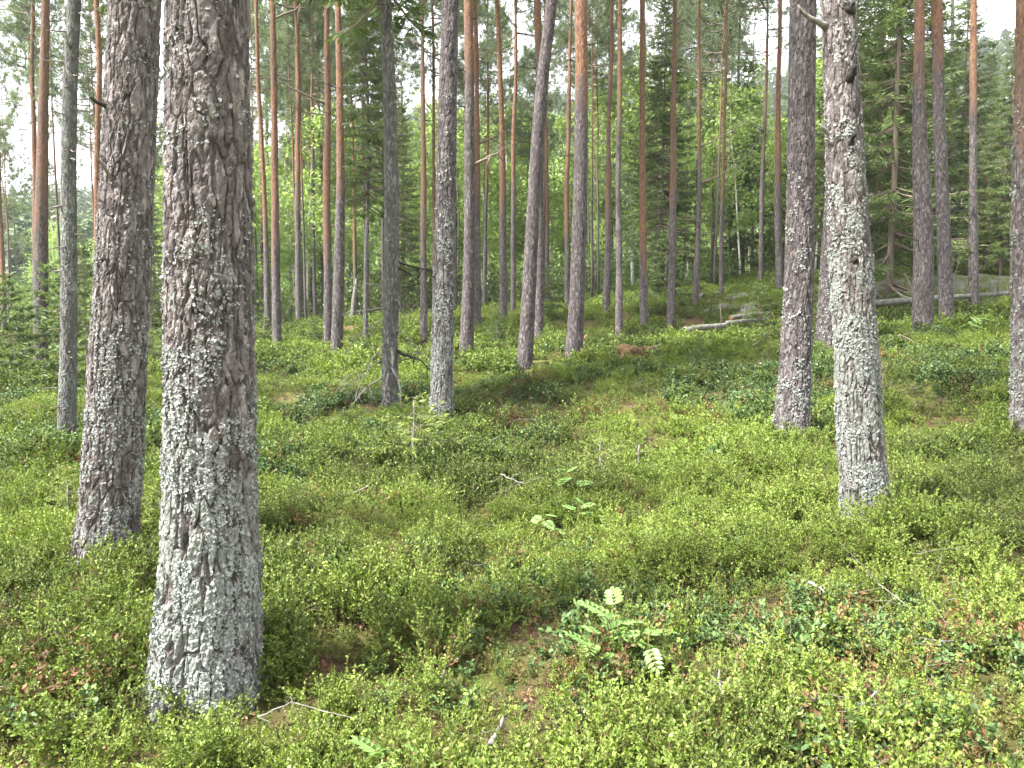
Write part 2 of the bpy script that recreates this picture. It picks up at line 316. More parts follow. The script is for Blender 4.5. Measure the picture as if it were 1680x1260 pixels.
# ------------------------------------------------------------------ the trunks as measured in the photograph
# key, kind, profile from the foot up [(x, y, width) in photo pixels], foot diameter in m (0: foot meets level ground), y where bark turns orange, lichen, label
TREES = [
 ('a', 'pine', [(8, 552, 10), (6, 470, 9), (-3, 280, 8)], .22, 475, .0, 'slim pine at the left edge, orange above and grey below'),
 ('b', 'pine', [(60, 585, 11), (56, 250, 9), (52, 0, 7)], .20, 420, .0, 'thin orange pine just left of the stout pair-mate at far left'),
 ('c', 'pine', [(67, 605, 25), (68, 380, 24), (73, 150, 17), (75, 0, 14)], .30, 385, .0, 'stout pine at far left, orange above and dark brown below'),
 ('d', 'spruce', [(110, 735, 33), (113, 560, 29), (114, 300, 27), (122, 0, 23)], .20, -900, .45, 'grey lichened spruce trunk with short dead stubs at far left'),
 ('e', 'pine', [(166, 640, 16), (161, 300, 11), (161, 0, 9)], .22, 520, .0, 'narrow orange pine half hidden left of the second big trunk'),
 ('f', 'pine', [(171, 934, 112), (180, 850, 100), (189, 700, 99), (204, 400, 93), (213, 200, 90), (222, 0, 88)], 0, -3000, .42, 'second largest pine trunk at left, dark bark, leaning right'),
 ('g', 'pine', [(340, 1142, 186), (341, 1090, 175), (344, 1000, 166), (346, 800, 157), (344, 400, 148), (341, 0, 138)], 0, -3000, .78, 'nearest and thickest pine trunk with grey lichen, left foreground'),
 ('h', 'pine', [(455, 578, 16), (452, 330, 13), (445, 0, 9)], .22, 400, .0, 'pine with orange upper stem right of the nearest trunk'),
 ('h2', 'pine', [(440, 543, 12), (434, 350, 8), (427, 170, 7)], .22, 380, .0, 'slim pine directly behind the right edge of the nearest trunk'),
 ('h3', 'pine', [(430, 532, 7), (428, 300, 6), (426, 170, 5)], .20, 380, .0, 'thin distant pine touching the right edge of the nearest trunk'),
 ('h4', 'pine', [(446, 530, 6), (440, 300, 6), (436, 170, 5)], .20, 440, .0, 'thin distant pine tucked left of the orange-stemmed pine'),
 ('p1', 'pine', [(491, 543, 11), (489, 300, 9), (487, 140, 8)], .22, 340, .0, 'straight pine rising from a low log, orange halfway up'),
 ('p2', 'pine', [(484, 537, 6), (484, 380, 5), (486, 200, 5)], .18, 420, .0, 'thin dark stem close left of the straight pine by the low log'),
 ('p3', 'pine', [(498, 535, 5), (497, 380, 4), (496, 220, 4)], .16, 300, .0, 'very thin stem close right of the straight pine by the low log'),
 ('p4', 'pine', [(510, 532, 7), (509, 380, 6), (508, 200, 5)], .20, 440, .0, 'slim reddish pine, left one of a close pair of thin stems'),
 ('p5', 'pine', [(517, 541, 7), (514, 330, 6), (513, 150, 5)], .18, 250, .1, 'slim grey pine, right one of a close pair of thin stems'),
 ('p6', 'pine', [(531, 527, 7), (527, 330, 6), (525, 200, 5)], .19, 400, .0, 'thin stem hidden close behind a speckled brown pine'),
 ('i', 'pine', [(539, 586, 15), (536, 330, 13), (535, 0, 9)], .22, 400, .0, 'speckled brown-orange pine beside the brighter orange one'),
 ('j', 'pine', [(552, 591, 21), (557, 400, 17), (559, 300, 14), (556, 0, 10)], .28, 300, .05, 'bright orange pine with dark foot, centre left'),
 ('p7', 'pine', [(574, 526, 6), (573, 380, 6), (572, 250, 5)], .18, 380, .0, 'thin pine stem left of the broken grey snag'),
 ('p8', 'pine', [(585, 534, 8), (581, 380, 6), (579, 250, 5)], .20, 430, .0, 'thin pine stem right behind the broken grey snag'),
 ('k', 'spruce', [(600, 565, 9), (602, 300, 6), (602, 0, 4)], .14, -900, .2, 'thin dark spruce with drooping green boughs, centre left'),
 ('l', 'spruce', [(640, 668, 30), (640, 620, 27), (641, 300, 24), (635, 0, 19)], .25, -900, .3, 'grey spruce trunk with dead bare branches round its foot'),
 ('q1', 'pine', [(661, 513, 6), (661, 380, 5), (660, 250, 4)], .19, 430, .0, 'thin far stem just right of the grey spruce trunk'),
 ('m', 'pine', [(696, 570, 12), (694, 300, 9), (690, 0, 5)], .17, 380, .0, 'slender reddish pine left of the pale lichened trunk'),
 ('n', 'pine', [(724, 704, 40), (724, 640, 37), (729, 380, 33), (734, 150, 30), (738, 0, 28)], .29, -3000, .62, 'pale lichen-flecked pine trunk in the middle distance, centre left'),
 ('q2', 'pine', [(713, 540, 8), (712, 250, 5), (711, 0, 4)], .18, 400, .0, 'thin far pine half hidden left of the pale lichened trunk'),
 ('q3', 'pine', [(751, 516, 7), (751, 380, 6), (748, 200, 5)], .20, 430, .0, 'thin far pine close right of the pale lichened trunk'),
 ('o', 'pine', [(765, 588, 25), (768, 480, 20), (772, 300, 17), (770, 150, 16), (767, 0, 16)], .30, 130, .12, 'dark pine turning orange at the top, right of the pale trunk'),
 ('o2', 'pine', [(784, 548, 12), (783, 300, 9), (779, 80, 7)], .20, 330, .0, 'reddish pine close behind the dark orange-topped one'),
 ('q4', 'pine', [(794, 516, 8), (797, 380, 6), (799, 300, 5)], .20, 300, .15, 'short-looking grey stem between two brown pines, centre'),
 ('q5', 'pine', [(826, 526, 14), (824, 300, 10), (817, 0, 7)], .25, 330, .0, 'orange-brown pine left of the thinner red one, centre'),
 ('q6', 'pine', [(842, 541, 9), (843, 300, 7), (845, 0, 5)], .18, 300, .0, 'thin reddish pine left of the dark leaning trunk'),
 ('r', 'pine', [(861, 608, 26), (867, 500, 23), (877, 300, 21), (891, 100, 19.5), (903, 0, 19)], .28, -900, .06, 'dark grey pine leaning strongly right, centre'),
 ('s', 'pine', [(883, 573, 17), (886, 420, 14), (887, 200, 13), (881, 0, 12)], .25, 130, .05, 'orange-topped pine crossing behind the dark leaning trunk'),
 ('q7', 'pine', [(900, 502, 8), (898, 380, 6), (896, 200, 5)], .20, 400, .0, 'thin far pine right of the dark leaning trunk'),
 ('t', 'pine', [(931, 513, 10), (930, 300, 7), (939, 0, 5)], .22, 370, .0, 'slim far pine left of the stout half-orange trunk'),
 ('u', 'pine', [(941, 606, 30), (948, 480, 25), (954, 300, 23), (956, 120, 21), (955, 0, 20)], .32, 175, .08, 'stout pine, purple-brown below and orange above, centre'),
 ('v', 'pine', [(995, 517, 12), (998, 300, 9), (1004, 0, 5)], .22, 370, .0, 'orange pine, left of a slim pair right of centre'),
 ('v2', 'pine', [(1004, 505, 5), (1004, 380, 4), (1005, 250, 3)], .16, 100, .0, 'very thin dark stem between a slim orange pair'),
 ('w', 'pine', [(1016, 570, 12), (1015, 300, 9), (1017, 0, 7)], .17, 200, .06, 'slim grey-purple pine, right of a slim pair right of centre'),
 ('x', 'pine', [(1057, 559, 14), (1055, 300, 11), (1053, 0, 9)], .22, 420, .0, 'brightest orange pine, right of centre'),
 ('y', 'pine', [(1099, 563, 14), (1103, 420, 12), (1106, 300, 11), (1106, 0, 7)], .22, 330, .08, 'brown pine with purplish top, near the fallen log tip'),
 ('z', 'pine', [(1141, 494, 11), (1148, 300, 7), (1149, 0, 4)], .20, 260, .1, 'grey-footed pine with dark kinked top behind the fallen log'),
 ('z2', 'pine', [(1173, 474, 6), (1170, 300, 5), (1168, 200, 4)], .17, 430, .0, 'thin brown stem right behind the grey-footed pine'),
 ('z3', 'pine', [(1182, 504, 8), (1186, 300, 6), (1189, 150, 5)], .16, 330, .1, 'slim grey pine standing at the rocks, orange above'),
 ('z4', 'pine', [(1197, 462, 5), (1197, 380, 5), (1197, 280, 4)], .17, 420, .0, 'short reddish far stem above the rocks'),
 ('z5', 'pine', [(1213, 462, 8), (1213, 350, 7), (1212, 260, 6)], .22, -900, .0, 'dark far stem above the small boulder'),
 ('z6', 'pine', [(1234, 455, 6), (1235, 350, 5), (1235, 280, 4)], .18, -900, .0, 'thin dark far stem between boulder and straight orange pine'),
 ('z7', 'pine', [(1248, 465, 9), (1252, 250, 6), (1258, 60, 4)], .20, 260, .0, 'reddish pine leaning right, left of the straight orange pine'),
 ('aa', 'pine', [(1279, 485, 13), (1276, 300, 11), (1277, 150, 8), (1281, 0, 6)], .24, 290, .04, 'straight orange pine left of the dark big trunk at right'),
 ('bb', 'pine', [(1296, 724, 61), (1303, 640, 54), (1310, 480, 49), (1313, 300, 46), (1318, 0, 45)], .36, -3000, .40, 'dark big pine trunk with pale foot, right'),
 ('cc', 'pine', [(1424, 872, 86), (1412, 740, 78), (1400, 500, 72), (1387, 300, 67), (1381, 140, 61), (1374, 0, 58)], 0, -3000, .66, 'lichen-covered pine trunk leaning left with black knots, right foreground'),
 ('dd', 'pine', [(1355, 573, 40), (1362, 450, 36), (1372, 250, 30), (1380, 0, 26)], .36, -900, .32, 'grey trunk mostly hidden behind the lichen-covered leaning pine'),
 ('ee', 'pine', [(1515, 541, 37), (1514, 430, 34), (1511, 300, 30), (1509, 120, 19), (1509, 0, 17)], .36, 150, .15, 'stout pine, left one of the close pair at right'),
 ('ff', 'pine', [(1554, 553, 27), (1550, 430, 24), (1541, 200, 21), (1533, 0, 19)], .28, 90, .15, 'brown pine leaning left, right one of the close pair at right'),
 ('gg', 'pine', [(1597, 518, 19), (1597, 300, 14), (1597, 0, 11)], .26, 170, .08, 'pine with orange top standing at the long fallen log'),
 ('gg2', 'pine', [(1567, 435, 11), (1564, 330, 10), (1562, 200, 8)], .25, -900, .3, 'pale grey stem behind the close pair at right'),
 ('ii', 'pine', [(1676, 713, 44), (1676, 560, 38), (1675, 350, 34), (1673, 0, 21)], .22, 240, .45, 'grey lichened pine cut by the right edge, orange above'),
]

def base_from(row):
    u, v, wd = row[2][0]; D = row[3]
    d = ray(u, v); dx = (u - CX) / F_PX
    if D == 0:
        t = CAM_H / -d[2]; p = d * t + np.array([0, 0, CAM_H])
        for _ in range(12):
            zg = 0.02 * max(0, p[1] - 3) + 0.012 * p[0]
            t = (CAM_H - zg) / -d[2]; p = d * t + np.array([0, 0, CAM_H])
    else:
        t = D * F_PX * math.sqrt(1 + dx * dx) / wd; p = d * t + np.array([0, 0, CAM_H])
    return p

# ------------------------------------------------------------------ terrain
ctrl = [base_from(r) for r in TREES if r[2][0][2] >= 9.5]
for x, y, z in ((0, 0, 0), (-3, 0, -.03), (3, 0, .03), (-2, 2.5, -.03), (2, 2.5, .03), (0, 4, .01), (-4, 5, -.08), (4, 5, .1), (0, 7, .06), (-24, 30, .3), (24, 30, 2.0), (0, 36, 1.3), (-12, 12, -.1), (14, 14, 1.1)):
    ctrl.append(np.array([x, y, z], float))
ctrl = np.array(ctrl)
def tps(r): return np.where(r > 1e-6, r * r * np.log(np.maximum(r, 1e-6)), 0)
cxy = ctrl[:, :2] / 10.0
K = tps(np.linalg.norm(cxy[:, None] - cxy[None], axis=2)); n_ = len(ctrl)
lam = np.diag(np.clip(0.02 + 0.12 * np.clip((ctrl[:, 1] - 8) / 15, 0, 1), 0, 1))
Pm = np.hstack([np.ones((n_, 1)), cxy]); A_ = np.block([[K + lam, Pm], [Pm.T, np.zeros((3, 3))]])
sol = np.linalg.solve(A_, np.concatenate([ctrl[:, 2], np.zeros(3)]))
RIDGE_AZ = np.radians([-180, -90, -45, -33, -22, -8, 6, 20, 33, 60, 90, 180])
RIDGE_EL = np.radians([2, 2.5, 2.8, 3.4, 6.2, 11.2, 13.0, 13.2, 12.5, 8, 3, 2])
def ground_z(x, y):
    x = np.atleast_1d(np.asarray(x, float)); y = np.atleast_1d(np.asarray(y, float))
    sh = x.shape; x = x.ravel(); y = y.ravel()
    yc = np.clip(y, 0.5, 34); xc = np.clip(x, -0.72 * yc - 3, 0.72 * yc + 3)
    z = np.empty_like(x)
    for s in range(0, len(x), 40000):
        q = np.stack([xc[s:s + 40000], yc[s:s + 40000]], 1) / 10.0
        z[s:s + 40000] = tps(np.linalg.norm(q[:, None] - cxy[None], axis=2)) @ sol[:n_] + sol[n_] + q @ sol[n_ + 1:]
    r = np.hypot(x, y)
    hum = 0.10 * vnoise(x / 1.2, y / 1.2, x * 0, 3) + 0.045 * vnoise(x / 0.45, y / 0.45, x * 0, 4)
    z = z + hum * sstep(1.8, 6.0, r) + 0.02 * vnoise(x / 0.3, y / 0.3, x * 0, 6)
    el = np.interp(np.arctan2(x, y), RIDGE_AZ, RIDGE_EL)
    t = np.clip((r - 62) / 200, 0, 1)
    z = z + np.tan(el) * 262 * (t ** 1.25) * (1 - 0.0 * t) + 5.0 * vnoise(x / 60, y / 60, x * 0, 8) * sstep(80, 200, r)
    z = z - sstep(270, 700, r) * 30
    return z.reshape(sh)
def gz(x, y): return float(ground_z(x, y)[0])
def on_ground(u, v, tmax=60):
    ts = np.linspace(1.5, tmax, 1200); d = ray(u, v)
    P = d[None] * ts[:, None]; P[:, 2] += CAM_H
    g = ground_z(P[:, 0], P[:, 1]); below = np.nonzero(P[:, 2] < g)[0]
    i = below[0] if len(below) else len(ts) - 1
    p = P[i].copy(); p[2] = g[i]; return p
def at_col(u, Y):
    """the ground point under photo column u, Y metres away"""
    x = (u - CX) / F_PX * Y; return np.array([x, Y, gz(x, Y)])

rr = np.concatenate([[0.25, 0.6, 1.0, 1.5], np.geomspace(1.9, 45, 190), np.geomspace(47, 900, 70)])
th = np.concatenate([np.linspace(-48, 48, 210), np.linspace(52, 308, 65)]); th = np.radians(th)
nR, nT = len(rr), len(th)
gx = (rr[:, None] * np.sin(th)[None]).ravel(); gy = (rr[:, None] * np.cos(th)[None]).ravel()
gV = np.stack([gx, gy, ground_z(gx, gy)], 1)
i = np.arange(nR - 1)[:, None] * nT; j = np.arange(nT)[None]; k = (j + 1) % nT
gF = np.stack([i + j, i + nT + j, i + nT + k, i + k], -1).reshape(-1, 4)[:, ::-1]
c0 = len(gV); gV = np.vstack([gV, [0, 0, gz(0, 0)]])
gT = np.stack([np.full(nT, c0), (np.arange(nT) + 1) % nT, np.arange(nT)], 1)
obj('ground', mk_mesh('ground', gV, [gT, gF], [GROUND], smooth=True), kind='structure')

# ------------------------------------------------------------------ trunks
def smooth_profile(zs, vals, zq, win):
    lo, hi = zs[0], zs[-1]; step = 0.03
    g = np.arange(lo - win, hi + win + step, step)
    if zs[0] > g[0]:
        s0 = (vals[1] - vals[0]) / (zs[1] - zs[0]); s1 = (vals[-1] - vals[-2]) / (zs[-1] - zs[-2])
    y = np.interp(g, zs, vals)
    y = np.where(g < lo, vals[0] + s0 * (g - lo), np.where(g > hi, vals[-1] + s1 * (g - hi), y))
    k = max(3, int(win / step)); ker = np.hanning(k + 2)[1:-1]; ker /= ker.sum()
    ys = np.convolve(np.pad(y, k, mode='edge'), ker, 'same')[k:-k]
    return np.interp(zq, g, ys)

class Trunk: pass
def build_trunk(name, zs, xs, ys, rs, H, zvis, cols, step, mat, plate, depth, ora_z, lich, seed, flare=0.0, lobes=5, lich_top=(0, 4.5), kind='pine'):
    """zs/xs/ys/rs: the measured axis and radius, local to the foot; H: height of the tree"""
    zq = np.concatenate([np.arange(-0.25, zvis, step), np.linspace(zvis, H, max(6, int((H - zvis) / 0.6)))[0:]])
    zm = zs[-1]
    win = min(0.5, (zs[-1] - zs[0]) * 0.25)
    zc = np.clip(zq, zs[0], zm)
    X = smooth_profile(zs, xs, zc, win); Y = smooth_profile(zs, ys, zc, win); R = smooth_profile(zs, rs, zc, min(win, 0.2))
    dxm = (X[zq <= zm][-1] - np.interp(zm - 1.0, zq, X)) if zm > 1.2 else 0.0
    over = np.clip(zq - zm, 0, None)
    rem = max(0.5, H - zm)
    X = X + dxm * rem * 0.5 * (1 - np.exp(-over / (rem * 0.5)))
    rt = R[zq <= zm][-1]
    R = np.where(over > 0, np.maximum(0.012, rt * (1 - over / rem) ** 0.8), R)
    wob = 0.012 * np.clip(zq, 0, 99) ** 0.6
    X = X + wob * vnoise(zq / 1.9, zq * 0 + seed, zq * 0, 5) * (0 if cols > 100 else 1)
    th = np.arange(cols) * 2 * np.pi / cols
    ct, st = np.cos(th)[None], np.sin(th)[None]
    RR = R[:, None] * (1 + 0.03 * vnoise(ct * 1.3 + seed, st * 1.3 + 0 * ct, np.repeat(zq[:, None], cols, 1) * 0.8, 2))
    if flare:
        fl = np.exp(-np.clip(zq, 0, 9) / 0.24)[:, None]
        RR = RR * (1 + flare * fl * (0.45 + 0.55 * np.cos(th * lobes + seed + 1.5 * np.sin(th * 2 + seed)))[None] ** 1)
    px = RR * ct; py = RR * st; pz = np.repeat(zq[:, None], cols, 1)
    pl = np.zeros(px.shape); gr = np.ones(px.shape); disp = np.zeros(px.shape)
    fine = (zq <= zvis + 0.01)
    if depth > 0:
        a, b, c = px[fine], py[fine], pz[fine]
        warp = 0.5
        wx = fbm(a / (plate * 1.6), b / (plate * 1.6), c / (plate * 3.5), seed, 2) * warp; wz = fbm(a / (plate * 1.6), b / (plate * 1.6), c / (plate * 3.5), seed + 50, 2) * warp
        s_top = np.clip(c / max(zvis, .5), 0, 1)
        f1, f2, cid = worley(a / plate + wx, b / plate + wx * .6, c / (plate * 5.6) + wz, seed)
        e = f2 - f1
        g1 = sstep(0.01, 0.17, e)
        p2 = plate * 0.42
        h1, h2, cid2 = worley(a / p2 + wx, b / p2 - wx * .5, c / (p2 * 1.9) + wz, seed + 9)
        g2 = sstep(0.0, 0.16, h2 - h1); saw = np.clip(worley.lz, -.7, .7) * (cid2 - .25)
        fn = fbm(a / 0.012, b / 0.012, c / 0.02, seed + 3, 2)
        dd = depth * (1.0 - 0.45 * s_top)
        disp[fine] = dd * (g1 * (0.55 + 0.45 * cid) - 0.75) + dd * 0.34 * (g2 * (0.3 + 0.7 * cid2) - 0.5) + dd * 0.75 * saw + dd * 0.22 * fn
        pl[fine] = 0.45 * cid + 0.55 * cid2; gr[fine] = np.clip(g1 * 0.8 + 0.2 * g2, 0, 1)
        nf = ~fine; pl[nf] = rng.random(nf.sum() * cols).reshape(-1, cols); 
    else:
        pl = 0.5 + 0.5 * vnoise(px / 0.05, py / 0.05, pz / 0.16, seed)
        disp = 0.006 * vnoise(px / 0.06, py / 0.06, pz / 0.2, seed + 1) + 0.012 * vnoise(px / 0.2, py / 0.2, pz / 0.5, seed + 2) * np.clip(R[:, None] / 0.1, 0, 1)
    RD = np.maximum(RR + disp, 0.006)
    V = np.stack([X[:, None] + RD * ct, Y[:, None] + RD * st, pz], -1).reshape(-1, 3)
    nz = len(zq)
    i = np.arange(nz - 1)[:, None] * cols; j = np.arange(cols)[None]; k = (j + 1) % cols
    Fq = np.stack([i + j, i + k, i + k + cols, i + j + cols], -1).reshape(-1, 4)
    if ora_z < 90:
        half = 0.8 + 0.5 * rng.random()
        az = pz + 0.55 * vnoise(ct * 1.5 + seed * 3, st * 1.5 + 0 * ct, pz * 0.5, 7) + 0.35 * vnoise(px / .1, py / .1, pz / .25, 12)
        ora = sstep(ora_z - half, ora_z + half, az) * rng.uniform(.62, 1.0)
    else: ora = np.zeros(px.shape)
    lz = .12 + .88 * (1 - sstep(lich_top[0], lich_top[1], pz + .5 * vnoise(ct * 1.2 + seed, st * 1.2 + 0 * ct, pz * .8, 15)))
    facing = 0.5 + 0.5 * np.clip(-ct * 0.75 - st * 0.55, -1, 1)
    lc = lich * lz * (0.62 + 0.38 * facing) + 0.0
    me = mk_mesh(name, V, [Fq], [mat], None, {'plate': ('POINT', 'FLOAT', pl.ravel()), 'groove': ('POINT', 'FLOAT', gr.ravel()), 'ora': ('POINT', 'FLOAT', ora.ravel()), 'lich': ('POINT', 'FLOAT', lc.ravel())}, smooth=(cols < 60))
    T = Trunk(); T.me = me; T.zq = zq; T.X = X; T.Y = Y; T.R = R; T.RD = RD; T.cols = cols; T.lc = lc; T.fine = fine; T.V = V.reshape(nz, cols, 3); T.pl = pl
    T.H = H
    return T

def lichen_mesh(T, count, rmin, rmax, zmax, seed):
    """crinkled foliose lichen flakes lying on the bark"""
    r = np.random.default_rng(seed)
    rows = np.nonzero((T.zq > 0.02) & (T.zq < zmax))[0]
    ri = r.choice(rows, count * 14); ci = r.integers(0, T.cols, count * 14)
    P = T.V[ri, ci]
    clump = 0.5 + 0.5 * fbm(P[:, 0] / .11, P[:, 1] / .11, P[:, 2] / .13, seed, 3)
    pr = np.clip(T.lc[ri, ci], 0, 1) * sstep(0.46, 0.66, clump) * (0.4 + 0.6 * T.pl[ri, ci])
    ok = r.random(len(pr)) < pr * 1.5
    ri, ci, P = ri[ok][:count], ci[ok][:count], P[ok][:count]; n = len(P)
    if n == 0: return None
    ax = np.stack([T.X[ri], T.Y[ri], P[:, 2]], 1); nrm = P - ax; nrm /= np.linalg.norm(nrm, axis=1)[:, None]
    nrm = nrm + r.normal(0, .22, nrm.shape); nrm[:, 2] += 0.12; nrm /= np.linalg.norm(nrm, axis=1)[:, None]
    up = np.array([0, 0, 1.0]); a = np.cross(up, nrm); a /= np.linalg.norm(a, axis=1)[:, None]; b = np.cross(nrm, a)
    K = 9; R = rmin + (rmax - rmin) * r.random(n) ** 2
    ang = np.arange(K) * 2 * np.pi / K + r.random((n, 1)) * 6
    rad = R[:, None] * (0.35 + 0.8 * r.random((n, K))); lift = R[:, None] * (0.0 + 0.85 * r.random((n, K)))
    ring = P[:, None] + rad[..., None] * (np.cos(ang)[..., None] * a[:, None] + np.sin(ang)[..., None] * b[:, None]) + lift[..., None] * nrm[:, None]
    cen = P + nrm * (R * 0.22)[:, None]
    V = np.concatenate([cen[:, None], ring], 1).reshape(-1, 3)
    o = np.arange(n)[:, None] * (K + 1); q = np.arange(K)[None]
    F = np.stack([o + 0 * q, o + 1 + q, o + 1 + (q + 1) % K], -1).reshape(-1, 3)
    return mk_mesh('lichen', V, [F], [LICHEN])

# ------------------------------------------------------------------ crowns (shared between trees)
def unit(v): return v / (np.linalg.norm(v, axis=-1, keepdims=True) + 1e-9)
def needles(g, C, D, n, length, width, spread, mat, r, droop=0.0):
    m = len(C); dirs = unit(D[:, None] + r.normal(0, spread, (m, n, 3)) + np.array([0, 0, -droop]))
    L = length * (0.7 + 0.6 * r.random((m, n, 1)))
    base = C[:, None] + r.normal(0, length * 0.18, (m, n, 3))
    tip = base + dirs * L
    side = unit(np.cross(dirs, r.normal(0, 1, (m, n, 3)))) * width * 0.5
    mid = base + dirs * L * 0.5
    V = np.stack([base, mid + side, tip, mid - side], 2).reshape(-1, 3)
    o = np.arange(m * n)[:, None] * 4
    g.add(V, np.concatenate([o + [[0, 1, 2]], o + [[0, 2, 3]]]), None, mat)

def pine_crown(seed, L=8.0, R=2.0, nb=46):
    r = np.random.default_rng(seed); g = Geo(); C = []; D = []
    for b in range(nb):
        f = ((b + r.random()) / nb) ** 0.85
        z = f * L
        env = R * (0.55 + 0.6 * math.sin(math.pi * min(1, 0.25 + 0.72 * f))) * (1.0 - 0.75 * f ** 2.2)
        if f < 0.3 and r.random() < 0.35: continue
        ln = env * (0.55 + 0.6 * r.random()); az = r.random() * 6.283
        out = np.array([math.cos(az), math.sin(az), 0]); rise = 0.15 + 0.75 * f + 0.2 * r.random()
        t = np.linspace(0, 1, 6)[:, None]
        pts = np.array([0, 0, z]) + out * ln * t + np.array([0, 0, 1]) * ln * (rise * t ** 1.6 - 0.18 * t) + r.normal(0, .04, (6, 3)) * t * ln
        g.tube(pts, 0.035 * (1 - 0.75 * t[:, 0]) * (0.5 + ln / R * .6), 4, 0, False)
        for s in range(int(5 + 5 * ln)):
            q = 0.35 + 0.65 * r.random() ** 0.8
            p0 = np.array([np.interp(q, t[:, 0], pts[:, c]) for c in range(3)])
            d = unit(out * 0.6 + r.normal(0, .75, 3) + np.array([0, 0, .35])); l2 = ln * (0.16 + 0.22 * r.random())
            p1 = p0 + d * l2
            g.tube(np.stack([p0, p1]), np.array([0.010, 0.005]), 3, 0, False)
            for e in range(4):
                C.append(p0 + d * l2 * (0.35 + 0.72 * r.random()) + r.normal(0, .05, 3)); D.append(unit(d + r.normal(0, .5, 3) + np.array([0, 0, .3])))
        C.append(pts[-1]); D.append(unit(out + np.array([0, 0, .6])))
    C = np.array(C); D = np.array(D)
    needles(g, C, D, 9, 0.17, 0.028, 0.55, 1, r)
    return g.mesh('pine_crown', [BRANCH, PINE_NEEDLE], face_rand='lf')

def spruce_crown(seed, H=14.0, z0=1.5, R=2.2, mats=None, nw=56, per=8, tw=0.38, blade=0.034, name='spruce_crown', droop=0.35, bare=0.0):
    r = np.random.default_rng(seed); g = Geo(); C = []; D = []; L = []
    for k in range(nw):
        f = (k + 0.5 * r.random()) / nw; z = z0 + (H - z0) * f ** 0.92
        for b in range(per):
            z = z + r.normal(0, .004 * H)
            ln = R * (1 - f) ** 0.85 * (0.6 + 0.55 * r.random()) + 0.03 * H / 14
            if r.random() < 0.1: continue
            az = r.random() * 6.283; out = np.array([math.cos(az), math.sin(az), 0]); sd = np.array([-math.sin(az), math.cos(az), 0])
            t = np.linspace(0, 1, 5)[:, None]; dr = droop * (1 - f) + 0.05
            pts = np.array([0, 0, z]) + out * ln * t + np.array([0, 0, 1]) * ln * (-dr * 1.3 * t + (0.75 * dr + 0.25 * f) * t ** 2)
            g.tube(pts, 0.012 * (1 - .7 * t[:, 0]) * (0.5 + ln) * H / 14 + 0.002, 3, 0, False)
            m = int(3 + ln / tw * 4.2); q = (0.18 + bare) + (0.82 - bare) * r.random(m) ** 0.8
            p = np.stack([np.interp(q, t[:, 0], pts[:, c]) for c in range(3)], 1)
            sgn = np.where(r.random(m) < .5, -1.0, 1.0)[:, None]
            d = unit(out[None] * 0.55 + sgn * sd[None] * (0.55 + 0.35 * r.random((m, 1))) + np.array([0, 0, -0.15 - 0.5 * droop]) + r.normal(0, .16, (m, 3)))
            C.append(p); D.append(d); L.append(tw * (0.5 + 0.8 * (1 - q)) * (0.7 + 0.6 * r.random(m)) * (0.4 + 0.6 * (1 - f)))
            C.append(pts[-1][None]); D.append(unit(pts[-1] - pts[-2])[None]); L.append(np.array([tw * .7]))
    C = np.vstack(C); D = np.vstack(D); L = np.concatenate(L)
    # needled twigs: two crossed slim blades each plus side needles
    for q in range(5):
        side = unit(np.cross(D, r.normal(0, 1, D.shape))) * (blade * 0.5 * (0.7 + .6 * r.random((len(D), 1))))
        s0 = C + D * (L * (0.0 + 0.15 * q))[:, None]; dd = unit(D + r.normal(0, .34, D.shape)); ll = L * (1 - .13 * q)
        V = np.stack([s0, s0 + dd * (ll * .45)[:, None] + side, s0 + dd * ll[:, None], s0 + dd * (ll * .45)[:, None] - side], 1).reshape(-1, 3)
        o = np.arange(len(D))[:, None] * 4
        g.add(V, np.concatenate([o + [[0, 1, 2]], o + [[0, 2, 3]]]), None, 1)
    return g.mesh(name, mats or [BRANCH, SPRUCE_NEEDLE], face_rand='lf')

def birch_crown(seed, H=10.0, z0=2.7, R=1.7, n=34, leaves=95, size=0.085):
    r = np.random.default_rng(seed); g = Geo(); C = []; D = []
    for b in range(n):
        f = (b + r.random()) / n; z = z0 + (H * 0.97 - z0) * f
        ln = R * (0.45 + 0.9 * math.sin(math.pi * (0.18 + 0.72 * f))) * (0.6 + .5 * r.random()); az = r.random() * 6.283
        out = np.array([math.cos(az), math.sin(az), 0]); t = np.linspace(0, 1, 5)[:, None]
        pts = np.array([0, 0, z]) + out * ln * t + np.array([0, 0, 1]) * ln * (0.75 * t - 0.55 * t ** 2.5)
        g.tube(pts, 0.014 * (1 - .8 * t[:, 0]), 3, 0, False)
        q = 0.25 + 0.75 * r.random(leaves) ** .7
        p = np.stack([np.interp(q, t[:, 0], pts[:, c]) for c in range(3)], 1)
        sub = r.normal(0, 1, (9, 3)) * ln * 0.2; p = p + sub[r.integers(0, 9, leaves)] * q[:, None] + r.normal(0, ln * .10, (leaves, 3))
        p[:, 2] -= np.abs(r.normal(0, .12, leaves)) * ln
        C.append(p)
    C = np.vstack(C); m = len(C)
    a = unit(r.normal(0, 1, (m, 3))); b = unit(np.cross(a, r.normal(0, 1, (m, 3)))); s = size * (0.6 + .8 * r.random((m, 1)))
    V = np.stack([C - a * s, C + b * s * .7, C + a * s, C - b * s * .7], 1).reshape(-1, 3)
    g.add(V, None, np.arange(m)[:, None] * 4 + np.array([[0, 1, 2, 3]]), 1)
    return g.mesh('birch_crown', [BRANCH, BIRCH_LEAF], face_rand='lf')

